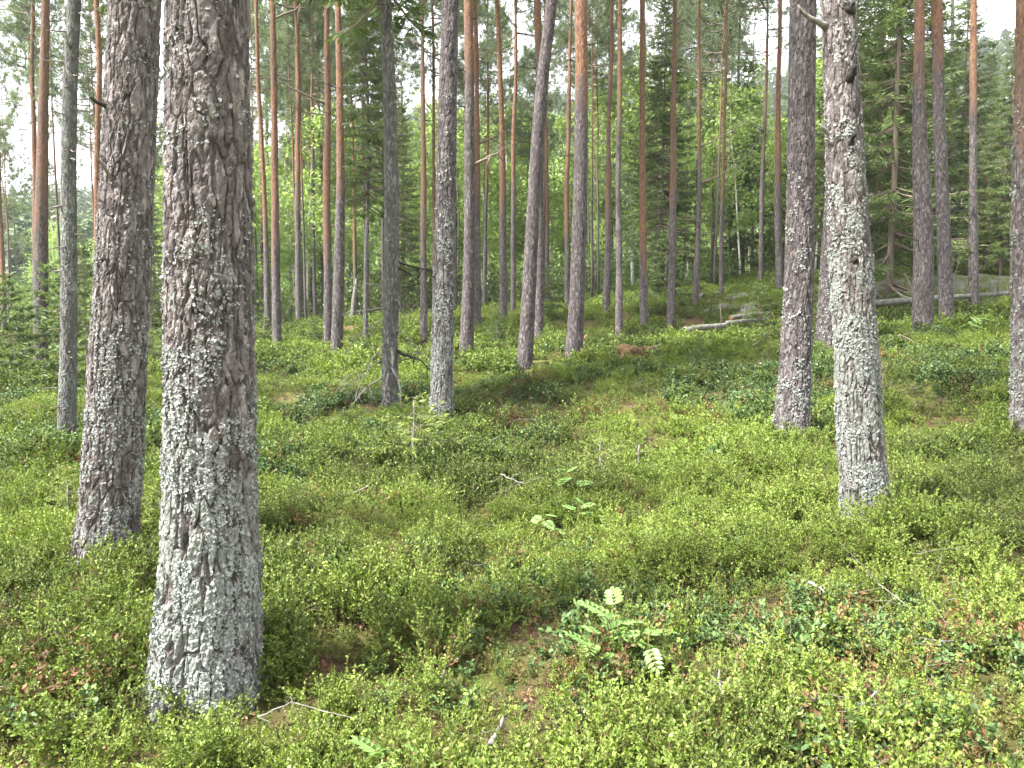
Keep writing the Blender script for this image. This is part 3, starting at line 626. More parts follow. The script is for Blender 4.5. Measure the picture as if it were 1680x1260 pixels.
PINE_CROWNS = [pine_crown(100 + s, 8.0, 2.0 + 0.15 * s, 44 + 2 * s) for s in range(5)]
SPRUCE_CROWNS = [spruce_crown(200 + s, 14.0, 1.0 + .6 * s, 2.0 + .2 * s) for s in range(3)]
BIRCH_CROWNS = [birch_crown(300 + s) for s in range(4)]

# ------------------------------------------------------------------ place the measured trees
TREE = {}
FINE = {  # columns, row step, plate size, groove depth, root flare, crisp lichen flakes (count, min, max radius, up to height)
 'g': (260, .0050, .043, .0180, .20, (15000, .003, .0105, 2.6)),
 'f': (180, .0075,   .042, .0160, .30, (6000, .004, .011, 3.2)),
 'cc': (150, .0085, .040, .0140, .22, (11000, .004, .012, 3.6)),
 'bb': (110, .014, .040, .0125, .26, (2000, .006, .017, 2.8)),
 'n': (80, .018, .038, .0115, .2, (1900, .007, .018, 3.8)),
 'l': (64, .020, .022, .0060, .08, None), 'd': (70, .016, .020, .0055, .05, None),
 'ii': (70, .018, .034, .0095, .08, (900, .007, .018, 3.2)),
 'dd': (64, .025, .038, .0105, .08, (500, .008, .02, 2.6)),
 'ee': (56, .028, .036, .0095, .08, None), 'ff': (48, .03, .034, .009, .08, None),
 'u': (56, .028, .034, .0085, .06, None), 'r': (50, .028, .034, .0085, .05, None), 'o': (48, .03, .034, .008, .06, None),
 'j': (40, .035, .034, .007, .06, None), 'c': (44, .03, .034, .007, .05, None), 'gg': (36, .035, .034, .007, .05, None), 's': (32, .04, .034, .006, .05, None),
}
TREE_GROUP = {'pine': 'pines of the open stand', 'spruce': 'spruces among the pines'}
for ti, row in enumerate(TREES):
    key, kind, prof, D, ora_v, lich, label = row
    p = base_from(row); Yd = p[1]
    base = np.array([p[0], Yd, gz(p[0], Yd)])
    zs, xs, rs = [], [], []
    for (u, v, wd) in prof:
        q = at_y(u, v, Yd); dx = (u - CX) / F_PX
        zs.append(q[2] - base[2]); xs.append(q[0] - base[0]); rs.append(wd * depth_of(q) / (2 * F_PX * math.sqrt(1 + dx * dx)))
    zs[0] = 0.0
    zs, xs, rs = np.array(zs), np.array(xs), np.array(rs)
    zlim = at_y(prof[-1][0], 0, Yd)[2] - base[2] + 0.5
    H = (16.5 if Yd < 12 else 17.5) + 2.5 * rng.random() if kind == 'pine' else 13 + 2 * rng.random()
    if D and D < .21 and kind == 'pine': H = 13.5 + 2.5 * rng.random()
    if key == 'k': H = 11.0
    H = max(H, zs[-1] + 2.5)
    oz = (at_y(prof[0][0], ora_v, Yd)[2] - base[2]) if ora_v > -800 else (max(9.0, zlim + 2) if kind == 'pine' else 99)
    zvis = min(zlim, H - 1)
    root = obj(kind + '_tree', None, None, base, label, 'tree', TREE_GROUP[kind]); root.empty_display_size = 0.3
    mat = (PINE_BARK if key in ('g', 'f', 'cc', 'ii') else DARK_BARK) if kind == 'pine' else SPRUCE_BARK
    fs = FINE.get(key)
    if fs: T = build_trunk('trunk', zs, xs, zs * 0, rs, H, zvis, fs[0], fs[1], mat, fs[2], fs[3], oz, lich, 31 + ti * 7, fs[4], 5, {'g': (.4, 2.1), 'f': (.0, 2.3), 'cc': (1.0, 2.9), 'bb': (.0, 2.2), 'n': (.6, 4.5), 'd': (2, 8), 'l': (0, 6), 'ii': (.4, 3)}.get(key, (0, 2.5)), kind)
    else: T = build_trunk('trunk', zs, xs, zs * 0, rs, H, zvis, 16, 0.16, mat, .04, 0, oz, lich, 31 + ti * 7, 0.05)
    obj('trunk', T.me, root)
    if fs and fs[5]:
        lm = lichen_mesh(T, *fs[5], seed=77 + ti)
        if lm: obj('lichen', lm, root, kind='stuff')
    # crown
    if kind == 'pine':
        cb = H * (0.56 + 0.1 * rng.random()); L = H - cb + 0.3
        c = obj('crown', PINE_CROWNS[ti % 5], root, (np.interp(cb, T.zq, T.X), np.interp(cb, T.zq, T.Y), cb))
        s = L / 8.0; c.scale = (s * ((.9 + .3 * rng.random()) if Yd < 18 else (.72 + .25 * rng.random())),) * 2 + (s,)
    else:
        cb = 3.6 if key == 'k' else 5.5; L = H - cb + .2
        c = obj('crown', SPRUCE_CROWNS[1], root, (np.interp(cb, T.zq, T.X), np.interp(cb, T.zq, T.Y), cb - 1.6 * L / 12.4))
        s = L / 12.4; c.scale = (s * 1.1 * (0.75 if key == 'k' else 1),) * 2 + (s,)
    c.rotation_euler = (0, 0, rng.random() * 6.28)
    T.root = root; T.base = base; T.Yd = Yd; TREE[key] = T

# ------------------------------------------------------------------ stubs and dead branches on the measured trunks
def stub(key, v, side, fwd, length, rad, rise=0.0, droop=0.0, mat=None, name='dead_branch', kinks=5, taper=0.3, u=None):
    """side/fwd: direction across the picture and away from the camera, at photo row v"""
    T = TREE[key]; z = at_y(CX, v, T.Yd)[2] - T.base[2]
    c = np.array([np.interp(z, T.zq, T.X), np.interp(z, T.zq, T.Y), z]); R = np.interp(z, T.zq, T.R)
    d = np.array([side, fwd, 0.0]); d /= np.linalg.norm(d)
    t = np.linspace(0, 1, kinks + 1)[:, None]
    pts = c + d * (R * 0.82) + d * length * t + np.array([0, 0, 1]) * length * (rise * t - droop * t ** 2) + rng.normal(0, 0.05, (kinks + 1, 3)) * length * t
    g = Geo(); g.tube(pts, rad * (1 - (1 - taper) * t[:, 0]) * (1 + (rng.normal(0, .22, kinks + 1) if rad > .012 else 0)), 6, 0)
    return obj(name, g.mesh(name, [mat or TWIG], smooth=True), T.root), pts
# black knots and broken branches of the leaning lichened pine
for v, sd_, fw, ln, rd, rs_, m_ in ((140, .05, -1, .085, .034, .8, DARKKNOT), (25, .35, -1, .05, .030, .7, DARKKNOT), (243, -.05, -1, .07, .026, .8, DARKKNOT),
        (48, -1, -.35, .21, .022, .35, TWIG), (240, -1, -.5, .07, .020, .4, TWIG), (228, -.9, -.3, .09, .017, .9, TWIG), (325, 1, -.5, .05, .02, .3, TWIG), (430, -.2, -1, .04, .028, .2, DARKKNOT), (600, .4, -1, .03, .02, .2, DARKKNOT), (640, -.8, -.6, .04, .02, .0, TWIG), (128, .9, -.3, .06, .012, .2, BRANCH)):
    stub('cc', v, sd_, fw, ln, rd, rs_, 0, m_, 'branch_stub')
stub('cc', 112, .22, -1, .12, .005, 1.6, 0, DARKKNOT, 'dead_branch')
for v, sd_, fw, ln, rd, rs_, m_ in ((305, -.15, -1, .12, .012, 1.0, BRANCH), (184, -.6, -.8, .10, .016, .3, DARKKNOT), (165, .4, -1, .03, .03, .2, DARKKNOT)):
    stub('f', v, sd_, fw, ln, rd, rs_, 0, m_, 'branch_stub')
for v, sd_, fw, ln, rd in ((215, .25, -1, .016, .022), (230, -.75, -1, .014, .024), (705, .62, -1, .035, .020), (372, .6, -1, .02, .02)):
    stub('g', v, sd_, fw, ln, rd, .2, 0, BRANCH, 'branch_stub')
stub('n', 455, -1, -.5, .05, .022, .1, 0, DARKKNOT, 'branch_stub'); stub('n', 560, -1, -.2, .10, .014, .35, 0, DARKKNOT, 'branch_stub')
# spruce d: many short stubs
for q in range(34):
    v = 660 - q * 19 + rng.normal(0, 8); a = rng.uniform(-2.6, -0.5) if q % 3 else rng.uniform(-3.3, 0.2)
    stub('d', v, math.cos(a), math.sin(a), rng.uniform(.05, .22) if v > 120 else rng.uniform(.1, .3), rng.uniform(.008, .014), rng.uniform(-.2, .1), .1, TWIG if q % 2 else BRANCH, 'branch_stub', 4)
# spruce l: stubs up the stem and long bare branches drooping round the foot
for q in range(30):
    v = 500 - q * 17 + rng.normal(0, 6); a = rng.uniform(-3.1, 0.1)
    stub('l', v, math.cos(a), math.sin(a), rng.uniform(.06, .30), rng.uniform(.009, .015), rng.uniform(-.3, .05), .15, BRANCH if q % 2 else TWIG, 'branch_stub', 4)
def bare_branch(key, v, side, fwd, length, rad, rise, droop, mat, twigs=5):
    rad *= 1.5
    o, pts = stub(key, v, side, fwd, length, rad, rise, droop, mat, 'dead_branch', 7, .2)
    for q in range(twigs):
        g = Geo(); i = 2 + int(rng.random() * 5); p = pts[i]; d = unit(pts[i] - pts[i - 1] + rng.normal(0, .6, 3) + np.array([0, 0, -.35]))
        l = length * rng.uniform(.15, .4); mid = p + d * l * .5 + rng.normal(0, .03, 3)
        g.tube(np.stack([p, mid, p + d * l + np.array([0, 0, -.05 * length])]), np.array([rad * .5, rad * .35, rad * .2]), 4, 0)
        obj('twig', g.mesh('twig', [mat], smooth=True), o)
for v, sd_, fw, ln, rd, rs_, dr, m_ in ((618, -1, -.5, .75, .009, -.45, .5, TWIG), (590, -1, -.2, .65, .008, -.4, .35, TWIG), (560, -.7, -.9, .6, .008, -.9, .3, TWIG), (570, .3, -1, .9, .011, -.9, .3, TWIG), (575, 1, -.3, .85, .013, -.35, .25, DARKKNOT),
        (540, 1, -.6, .6, .007, -.3, .6, TWIG), (525, -1, -.3, .6, .007, -.3, .5, TWIG), (500, 1, .2, .55, .008, .1, .3, BRANCH), (470, -1, .1, .5, .007, .2, .2, TWIG), (440, 1, -.4, .45, .008, -.2, .5, DARKKNOT),
        (392, .9, -.5, .35, .007, .25, .9, TWIG), (395, -.9, -.3, .35, .007, .25, .9, TWIG), (492, .6, -.8, .3, .008, .1, .9, TWIG), (430, 1, 0, .9, .010, -.25, .1, DARKKNOT), (610, -.1, -1, .5, .008, -1.0, .2, TWIG), (505, -.8, .3, .8, .007, -.1, .1, TWIG)):
    bare_branch('l', v, sd_, fw, ln, rd, rs_, dr, m_)
# a few short stubs on the other pines
for key in ('c', 'h', 'i', 'j', 'm', 'o', 'q5', 'q6', 'u', 'v', 'w', 'x', 'y', 'aa', 'ee', 'ff', 'gg', 's', 'p1'):
    for q in range(8):
        v = rng.uniform(20, 420); a = rng.choice([rng.uniform(-.6, .4), math.pi - rng.uniform(-.6, .4)])
        stub(key, v, math.cos(a), math.sin(a) - .3, rng.uniform(.05, .35), rng.uniform(.008, .014), rng.uniform(-.1, .5), .1, BRANCH if q % 2 else DARKKNOT, 'branch_stub', 4)
for key, v, sd_, ln in (('h', 30, 1, 1.6), ('i', 170, -1, 1.7), ('z', 300, 1, 1.5), ('o', 270, 1, .8), ('o2', 235, 1, .9), ('z7', 215, -1, 1.0), ('z', 240, 1, 1.2), ('m', 75, -1, .35)):
    bare_branch(key, v, sd_, -.2, ln, .02, .35, -.15, BRANCH, 3)

# ------------------------------------------------------------------ trees further back
def simple_stem(H, r0, mat, seed, sides=8, lean=0.15):
    n = 9; t = np.linspace(0, 1, n); r_ = np.random.default_rng(seed)
    pts = np.stack([lean * H * .1 * np.sin(t * 2 + seed) + r_.normal(0, .004 * H, n) * t, lean * H * .05 * np.cos(t * 3 + seed), t * H - .2 * (t == 0)], 1)
    g = Geo(); g.tube(pts, np.maximum(r0 * (1 - .85 * t), .008), sides, 0); V = np.vstack(g.V)
    ora = sstep(.28, .5, V[:, 2] / H); z0 = np.zeros(len(V))
    return g.mesh('trunk', [mat], True, {'plate': ('POINT', 'FLOAT', rng.random(len(V))), 'groove': ('POINT', 'FLOAT', z0 + 1), 'ora': ('POINT', 'FLOAT', ora if mat == DARK_BARK else z0), 'lich': ('POINT', 'FLOAT', z0)})
PINE_STEMS = [simple_stem(16, .105, DARK_BARK, 400 + s) for s in range(3)]
SPRUCE_STEMS = [simple_stem(14, .09, BRANCH, 420 + s, lean=.03) for s in range(2)]
BIRCH_STEMS = [simple_stem(10, .06, BIRCH_BARK, 440 + s, lean=.5) for s in range(3)]
def far_tree(kind, u, Y, H, label, group, var, low=.47, thin=1.0):
    b = at_col(u, Y)
    root = obj(kind + '_tree', None, None, b, label, 'tree', group); root.empty_display_size = 0.3
    if kind == 'pine':
        st = obj('trunk', PINE_STEMS[var % 3], root); st.scale = (H / 16 * thin,) * 2 + (H / 16,)
        L = H * low; c = obj('crown', PINE_CROWNS[var % 5], root, (0, 0, H - L)); s = L / 8; c.scale = (H / 14.5 * (1.0 if thin == 1 else .62),) * 2 + (s,)
    elif kind == 'spruce':
        st = obj('trunk', SPRUCE_STEMS[var % 2], root); st.scale = (H / 14,) * 3
        c = obj('crown', SPRUCE_CROWNS[var % 3], root); c.scale = (H / 14,) * 3
    else:
        st = obj('trunk', BIRCH_STEMS[var % 3], root); st.scale = (H / 10,) * 3
        c = obj('crown', BIRCH_CROWNS[var % 4], root); c.scale = (H / 10 * 1.1,) * 2 + (H / 10,)
    root.rotation_euler = (0, 0, rng.random() * 6.28)
SHORT = {'a': 'left edge pine', 'd': 'grey far left spruce trunk', 'f': 'second largest trunk', 'g': 'nearest trunk', 'h': 'orange-stemmed left pine', 'p1': 'straight low-log pine', 'j': 'bright orange pine', 'l': 'bare-branched grey spruce', 'n': 'pale lichened trunk', 'o': 'dark orange-topped pine', 'q5': 'orange-brown centre pine', 'r': 'dark leaning trunk', 'u': 'stout half-orange pine', 'w': 'slim grey-purple pine', 'x': 'brightest orange pine', 'y': 'log-tip brown pine', 'z': 'grey-footed pine', 'z5': 'dark boulder stem', 'aa': 'straight orange pine', 'bb': 'dark big right trunk', 'cc': 'leaning lichened pine', 'ee': 'close pair at right', 'gg': 'pine at the long log', 'ii': 'right edge pine'}
MIDX = sorted((r[2][min(1, len(r[2]) - 1)][0], SHORT[r[0]]) for r in TREES if r[0] in SHORT)
USED = {}
def between(kind, u):
    l = [n for x, n in MIDX if x <= u]; h = [n for x, n in MIDX if x > u]
    a = 'between %s and %s' % (l[-1], h[0]) if l and h else 'beyond the ' + (l[-1] if l else h[0])
    k = USED.get(a + kind, 0); USED[a + kind] = k + 1
    return '%s%s %s' % (('', 'second ', 'third ', 'fourth ', 'fifth ', 'sixth ', 'seventh ', 'eighth ', 'ninth ')[min(k, 8)], kind, a)
SPR_L = 'dark green spruce among the far trees behind the pine stand'
for q, (u, Y, H, lab) in enumerate([(1452, 22, 15, 'tall dark spruce between the leaning lichened pine and the close pair'), (1425, 27, 15, None), (1490, 29, 13.5, None), (1560, 31, 12, None), (1635, 27, 8.5, None), (1385, 33, 12, None), (1600, 36, 10, None), (1668, 33, 9, None), (1335, 36, 12, None), (1730, 26, 13, None), (1800, 30, 14, None),
        (1082, 31, 11.5, 'yellowish green spruce behind the brightest orange pine'), (1216, 37, 10.5, None), (664, 34, 9, 'spruce crown behind the grey spruce trunk with bare branches'), 
        (255, 34, 6.5, None), (140, 36, 5, None), (1290, 42, 11, None), (1360, 46, 14, None), ]):
    far_tree('spruce', u, Y, H, lab or between('dark spruce', u), 'far spruces', q)
for q in range(95):
    if q < 14: u, Y, H = rng.uniform(-120, 260), rng.uniform(42, 75), rng.uniform(4.5, 7.5)
    else: u, Y, H = rng.uniform(230, 1420), rng.uniform(33, 70), rng.uniform(6.5, 10.5)
    far_tree('birch', u, Y, H, 'slender birch with light green leaves in the bright far backdrop', 'birches in the far backdrop', q)
for q in range(18):
    if q < 7: u, Y, H = rng.uniform(-150, 280), rng.uniform(45, 75), rng.uniform(11, 15)
    else: u, Y, H = rng.uniform(380, 1850), rng.uniform(46, 85), rng.uniform(12.5, 17)
    far_tree('pine', u, Y, H, 'thin far pine lost among the trees of the backdrop', 'far pines of the backdrop', q)
for q in range(14):
    u, Y, H = rng.uniform(380, 1760), rng.uniform(44, 72), rng.uniform(10, 15)
    far_tree('pine', u, Y, H, 'younger grey-green pine with low crown in the backdrop', 'younger pines of the backdrop', q + 2, .70)
for q in range(36):
    u = rng.uniform(395, 1330) if q > 5 else rng.uniform(-60, 270)
    far_tree('pine', u, rng.uniform(27, 43), rng.uniform(12, 16), between('thin pine', u), 'thin pines between the main trunks', q, .42, .62)
for u, Y, H in ((-70, 38, 11), (22, 44, 10.5), (262, 36, 12)):
    far_tree('pine', u, Y, H, between('low-crowned pine', u), 'low-crowned pines at left', int(u), .62)
# young spruces
SAPLING = [spruce_crown(500 + s, 1.6, .12, .62, [BRANCH, SPRUCE_NEEDLE], 15, 6, .16, .022, 'sapling_crown', .15) for s in range(2)]
PALE_SAPLING = spruce_crown(510, 1.0, .40, .85, [TWIG, YOUNG_SPRUCE], 9, 3, .17, .017, 'sapling_crown', .45, .18)
def sapling(u, Y, H, label, var=0, pale=False, group='young spruces in the undergrowth'):
    b = at_col(u, Y); root = obj('spruce_sapling', None, None, b, label, 'sapling', group); root.empty_display_size = .2
    g = Geo(); t = np.linspace(0, 1, 6)[:, None]
    g.tube(np.array([[0, 0, -.05]]) + np.array([[.02, 0, 1.0]]) * H * t + rng.normal(0, .006, (6, 3)), .014 * (1 - .7 * t[:, 0]), 5)
    obj('stem', g.mesh('stem', [TWIG if pale else BRANCH], True), root)
    c = obj('crown', PALE_SAPLING if pale else SAPLING[var % 2], root); s = H / (1.0 if pale else 1.6); c.scale = (s, s, s); c.rotation_euler = (0, 0, rng.random() * 6)
    return root
for q, (u, Y, H, lab) in enumerate([(515, 20.5, .75, 'small dark spruce sapling beside the straight pine and low log'), (1242, 19, 1.3, 'spruce sapling in front of the small boulder'), (1148, 12, .55, 'thin spruce sapling below the fallen log'),
        (15, 16, 2.2, 'bushy spruce sapling at the far left edge'), (90, 17, 2.4, 'spruce sapling between the stout pine and grey spruce trunk'), (435, 19, 1.1, 'spruce sapling at the right edge of the nearest trunk'), (250, 17, 2.2, 'spruce sapling in the gap between the two biggest trunks'), (895, 24, 1.6, 'dark spruce sapling behind the leaning trunk'), (885, 21, 1.0, 'low spruce sapling at the foot of the far slim pine'), (815, 20, .9, 'bushy little sapling left of the leaning trunk'), (140, 14, 2.6, 'young spruce with yellow-green tips behind the grey spruce trunk'), (1090, 27, 2.4, 'young spruce behind the brown pine near the log')]):
    sapling(u, Y, H, lab, q)
sapling(675, 6.9, .70, 'sparse yellow-green spruce seedling with bare grey stem, centre left', 0, True)
sapling(250, 4.9, .36, 'low yellow-green spruce bough in the gap between the two biggest trunks', 0, True)
sapling(985, 6.7, .42, 'low sprawling yellow-green spruce seedling, centre', 0, True)
sapling(95, 5.5, .36, 'low yellow-green spruce bough at the left beside the big trunk', 0, True)

# ------------------------------------------------------------------ scattered undergrowth (stuff)
def scatter(name, protos, P, rot, scl, var, tint, mats, label, cat):
    """protos: list of Geo; one object whose node tree instances the prototypes held in its own mesh on its loose points"""
    V = []; F3 = []; m3 = []; vr = []; n = 0
    for k, g in enumerate(protos):
        vv = np.vstack(g.V); V.append(vv); tri = [np.vstack(g.F3)] if g.F3 else []; mm = [np.concatenate(g.m3)] if g.F3 else []
        if g.F4:
            q = np.vstack(g.F4); tri += [q[:, [0, 1, 2]], q[:, [0, 2, 3]]]; m4 = np.concatenate(g.m4); mm += [m4, m4]
        tri = np.vstack(tri); F3.append(tri + n); m3.append(np.concatenate(mm)); vr.append(np.full(len(tri), k)); n += len(vv)
    np_ = len(P); V.append(P); V = np.vstack(V); F = np.vstack(F3); nf = len(F)
    lf = np.repeat(rng.random(nf // 2 + 1), 2)[:nf] if False else np.concatenate([p.lf for p in protos])
    pad = lambda a, d=0: np.concatenate([np.full((n,) + a.shape[1:], d, dtype=a.dtype), a])
    me = mk_mesh(name, V, [F], mats, np.concatenate(m3), {
        'variant': ('FACE', 'INT', np.concatenate(vr)), 'lf': ('FACE', 'FLOAT', lf), 'ispt': ('POINT', 'BOOLEAN', np.arange(len(V)) >= n),
        'rot': ('POINT', 'FLOAT_VECTOR', pad(rot)), 'scl': ('POINT', 'FLOAT', pad(scl)), 'var': ('POINT', 'INT', pad(var)), 'tint': ('POINT', 'FLOAT', pad(tint))})
    o = obj(name, me, label=label, cat=cat, kind='stuff')
    ng = bpy.data.node_groups.new(name + '_scatter', 'GeometryNodeTree')
    ng.interface.new_socket('Geometry', in_out='INPUT', socket_type='NodeSocketGeometry'); ng.interface.new_socket('Geometry', in_out='OUTPUT', socket_type='NodeSocketGeometry')
    gi = ng.nodes.new('NodeGroupInput'); go = ng.nodes.new('NodeGroupOutput'); L = ng.links.new
    def na(nm, typ):
        a = ng.nodes.new('GeometryNodeInputNamedAttribute'); a.data_type = typ; a.inputs['Name'].default_value = nm; return a.outputs['Attribute']
    sp = ng.nodes.new('GeometryNodeSeparateGeometry'); sp.domain = 'POINT'; L(gi.outputs[0], sp.inputs['Geometry']); L(na('ispt', 'BOOLEAN'), sp.inputs['Selection'])
    jn = ng.nodes.new('GeometryNodeJoinGeometry')
    for k in range(len(protos)):
        cmp_ = ng.nodes.new('FunctionNodeCompare'); cmp_.data_type = 'INT'; cmp_.operation = 'EQUAL'
        L(na('variant', 'INT'), cmp_.inputs[2]); cmp_.inputs[3].default_value = k
        s2 = ng.nodes.new('GeometryNodeSeparateGeometry'); s2.domain = 'FACE'; L(sp.outputs['Inverted'], s2.inputs['Geometry']); L(cmp_.outputs[0], s2.inputs['Selection'])
        g2 = ng.nodes.new('GeometryNodeGeometryToInstance'); L(s2.outputs['Selection'], g2.inputs[0]); L(g2.outputs[0], jn.inputs[0])
    ip = ng.nodes.new('GeometryNodeInstanceOnPoints'); L(sp.outputs['Selection'], ip.inputs['Points']); L(jn.outputs[0], ip.inputs['Instance'])
    ip.inputs['Pick Instance'].default_value = True; L(na('var', 'INT'), ip.inputs['Instance Index'])
    er = ng.nodes.new('FunctionNodeEulerToRotation'); L(na('rot', 'FLOAT_VECTOR'), er.inputs[0]); L(er.outputs[0], ip.inputs['Rotation'])
    L(na('scl', 'FLOAT'), ip.inputs['Scale']); L(ip.outputs[0], go.inputs[0])
    md = o.modifiers.new('scatter', 'NODES'); md.node_group = ng
    return o

def leaf_faces(g, C, A, B, Nn, L, W, mat, fold=0.25, simple=False):
    """ovate leaves: centre-base C, along A, across B, normal N"""
    n = len(C); L = np.asarray(L).reshape(-1, 1); W = np.asarray(W).reshape(-1, 1)
    if simple:
        V = np.stack([C, C + A * L * .5 + B * W * .5 + Nn * W * fold * .5, C + A * L, C + A * L * .5 - B * W * .5 + Nn * W * fold * .5], 1).reshape(-1, 3)
        o = np.arange(n)[:, None] * 4; F = np.concatenate([o + [[0, 1, 2]], o + [[0, 2, 3]]])
    else:
        V = np.stack([C, C + A * L * .3 + B * W * .42 + Nn * W * fold * .5, C + A * L * .65 + B * W * .46 + Nn * W * fold * .5, C + A * L, C + A * L * .65 - B * W * .46 + Nn * W * fold * .5, C + A * L * .3 - B * W * .42 + Nn * W * fold * .5], 1).reshape(-1, 3)
        o = np.arange(n)[:, None] * 6; F = np.concatenate([o + [[0, 1, 2]], o + [[0, 2, 3]], o + [[0, 3, 4]], o + [[0, 4, 5]]])
    return V, F

def shrub(seed, h=0.2, stems=6, leaves=16, L=.019, W=.012, spread=.07, simple=False, flat=0.0, twig_r=.0009):
    r = np.random.default_rng(seed); g = Geo(); lf = []; C = []; A = []; 
    for s in range(stems):
        az = r.random() * 6.283; out = np.array([math.cos(az), math.sin(az), 0]); hh = h * (0.55 + .55 * r.random())
        t = np.linspace(0, 1, 5)[:, None]; b0 = out * spread * r.random() * .6
        pts = b0 + out * spread * (0.3 + r.random()) * t ** 1.3 + np.array([0, 0, 1]) * hh * t + r.normal(0, .006, (5, 3)) * t
        g.tube(pts, twig_r * (1.4 - .8 * t[:, 0]), 3, 1, False)
        for q in range(3):          # side shoots
            f = .35 + .5 * r.random(); p0 = np.array([np.interp(f, t[:, 0], pts[:, c]) for c in range(3)])
            d = unit(r.normal(0, .6, 3) + out * .4 + np.array([0, 0, .9])); l2 = hh * (.25 + .25 * r.random())
            g.tube(np.stack([p0, p0 + d * l2]), twig_r * np.array([.9, .5]), 3, 1, False)
            m = leaves // 3; k = (.2 + .85 * r.random((m, 1))); C.append(p0 + d * l2 * np.minimum(k, 1)); A.append(unit(d * .7 + r.normal(0, .6, (m, 3)) + np.array([0, 0, .35])))
        m = leaves // 2; k = .45 + .55 * r.random(m); C.append(np.stack([np.interp(k, t[:, 0], pts[:, c]) for c in range(3)], 1)); A.append(unit(np.array([0, 0, .45]) + r.normal(0, .6, (m, 3))))
    C = np.vstack(C); A = np.vstack(A); A[:, 2] *= (1 - flat); A = unit(A); n = len(C)
    up = np.array([0, 0, 1.0]) + r.normal(0, .45, (n, 3)); B = unit(np.cross(A, up)); Nn = unit(np.cross(B, A))
    V, F = leaf_faces(g, C, A, B, Nn, L * (.65 + .6 * r.random(n)), W * (.7 + .5 * r.random(n)), 0, .3, simple)
    nt_ = sum(len(f) for f in g.F3) + 0; g.add(V, F, None, 0)
    per = len(F) // n; base_lf = r.random(n)
    lf_leaf = np.tile(base_lf, per)
    n3 = sum(len(f) for f in g.F3) - len(F); n4 = sum(len(f) for f in g.F4)
    g.lf = np.concatenate([np.full(n3, .3), lf_leaf, np.full(n4 * 2, .3)])
    return g

def area_points(y0, y1, dens, margin=.82, seed=0):
    r = np.random.default_rng(seed)
    amax = margin * y1 * 2 * (y1 - y0) + 3 * (y1 - y0); n = int(amax * dens)
    y = r.uniform(y0, y1, n); x = r.uniform(-margin * y1 - 1.5, margin * y1 + 1.5, n)
    ok = np.abs(x) < margin * y + 1.5; return x[ok], y[ok], r
TR_XY = [[T.base[0], T.base[1], np.interp(.1, T.zq, T.R)] for T in TREE.values()]
for (u, v, rad_) in ((1048, 590, .42), (1048, 603, .35), (1010, 592, .2)): q = on_ground(u, v); TR_XY.append([q[0], q[1], rad_])
TR_XY = np.array(TR_XY)
BUMPS = [(on_ground(u, v), ru, amp, ch) for (u, v, ru, amp, ch) in ((880, 655, 1.3, .34, 'b'), (780, 690, .7, .22, 'b'), (1545, 735, .9, .34, 'b'), (1205, 740, .5, .3, 'b'), (1330, 730, .4, .3, 'b'), (1100, 650, 1.2, .28, 'l'), (1230, 625, 1.0, .25, 'l'), (590, 665, .8, .3, 'l'), (470, 760, .6, .25, 'l'), (900, 650, 2.0, -.16, 't'), (650, 720, 1.2, -.16, 't'), (840, 800, .9, -.12, 't'), (1600, 640, 1.5, -.1, 't'), (1000, 1010, .2, -.25, 'c'), (850, 985, .18, -.25, 'c'), (1180, 990, .18, -.25, 'c'), (1240, 1065, .16, -.28, 'c'), (1480, 965, .16, -.28, 'c'), (1330, 1110, .13, -.3, 'c'), (1000, 1190, .13, -.3, 'c'), (610, 775, .25, -.25, 'c'))]
def clear_of_trunks(x, y, pad=.0):
    ok = np.ones(len(x), bool)
    for tx, ty, tr in TR_XY: ok &= np.hypot(x - tx, y - ty) > tr + pad
    return ok
def cover(x, y):
    """bilberry density, 0 in the bare patches; colour tone; darker lingonberry share"""
    c = .5 + .5 * fbm(x / 1.1, y / 1.1, x * 0, 61, 3) / 1.2
    t = .5 + .5 * fbm(x / 1.7 + 40, y / 1.7, x * 0, 67, 3) / 1.3
    l = .5 + .5 * fbm(x / 1.4 + 80, y / 1.4, x * 0, 71, 3) / 1.3
    b = .5 + .5 * fbm(x / 1.0 + 140, y / 1.0, x * 0, 73, 3) / 1.3
    ch = {'c': c, 't': t, 'l': l, 'b': b}
    for p, ru, amp, k in BUMPS: ch[k] += amp * np.exp(-((x - p[0]) ** 2 + ((y - p[1]) / 1.3) ** 2) / ru ** 2)
    return c, t, l, b
def lay(name, protos, y0, y1, dens, pick, size, mats, label, cat, seed, tiltamp=.25, zoff=-.01, pad=.0, gap=.34):
    x, y, r = area_points(y0, y1, dens, seed=seed)
    c, t, l, b = cover(x, y); ok = pick(r, c, t, l, b, y) & clear_of_trunks(x, y, pad) & (r.random(len(x)) < gap + (1 - gap) * sstep(-.18, .22, fbm(x / (.13 + .012 * y), y / (.13 + .012 * y), x * 0, 83, 2))); x, y, t, b, c = x[ok], y[ok], t[ok], b[ok], c[ok]; n = len(x)
    P = np.stack([x, y, ground_z(x, y) + zoff], 1)
    rot = np.stack([r.normal(0, tiltamp, n), r.normal(0, tiltamp, n), r.uniform(0, 6.283, n)], 1)
    tint = np.clip((t - .5) * 2.1 + .46 + .45 * fbm(x / .6 + 9, y / .6, x * 0, 95, 2) + r.normal(0, .2, n), 0, 1)
    return scatter(name, protos, P, rot, (size[0] + (size[1] - size[0]) * r.random(n)) * (.72 + .55 * sstep(-.25, .5, fbm(x / (.13 + .012 * y), y / (.13 + .012 * y), x * 0, 83, 2))) * (.85 + .3 * sstep(-.5, .5, vnoise(x / .4, y / .4, x * 0, 87))), r.integers(0, len(protos), n), tint, mats, label, cat)
NEAR = [shrub(600 + s, .145 + .02 * (s % 3), 7, 42, .0098, .0066, .075) for s in range(7)]
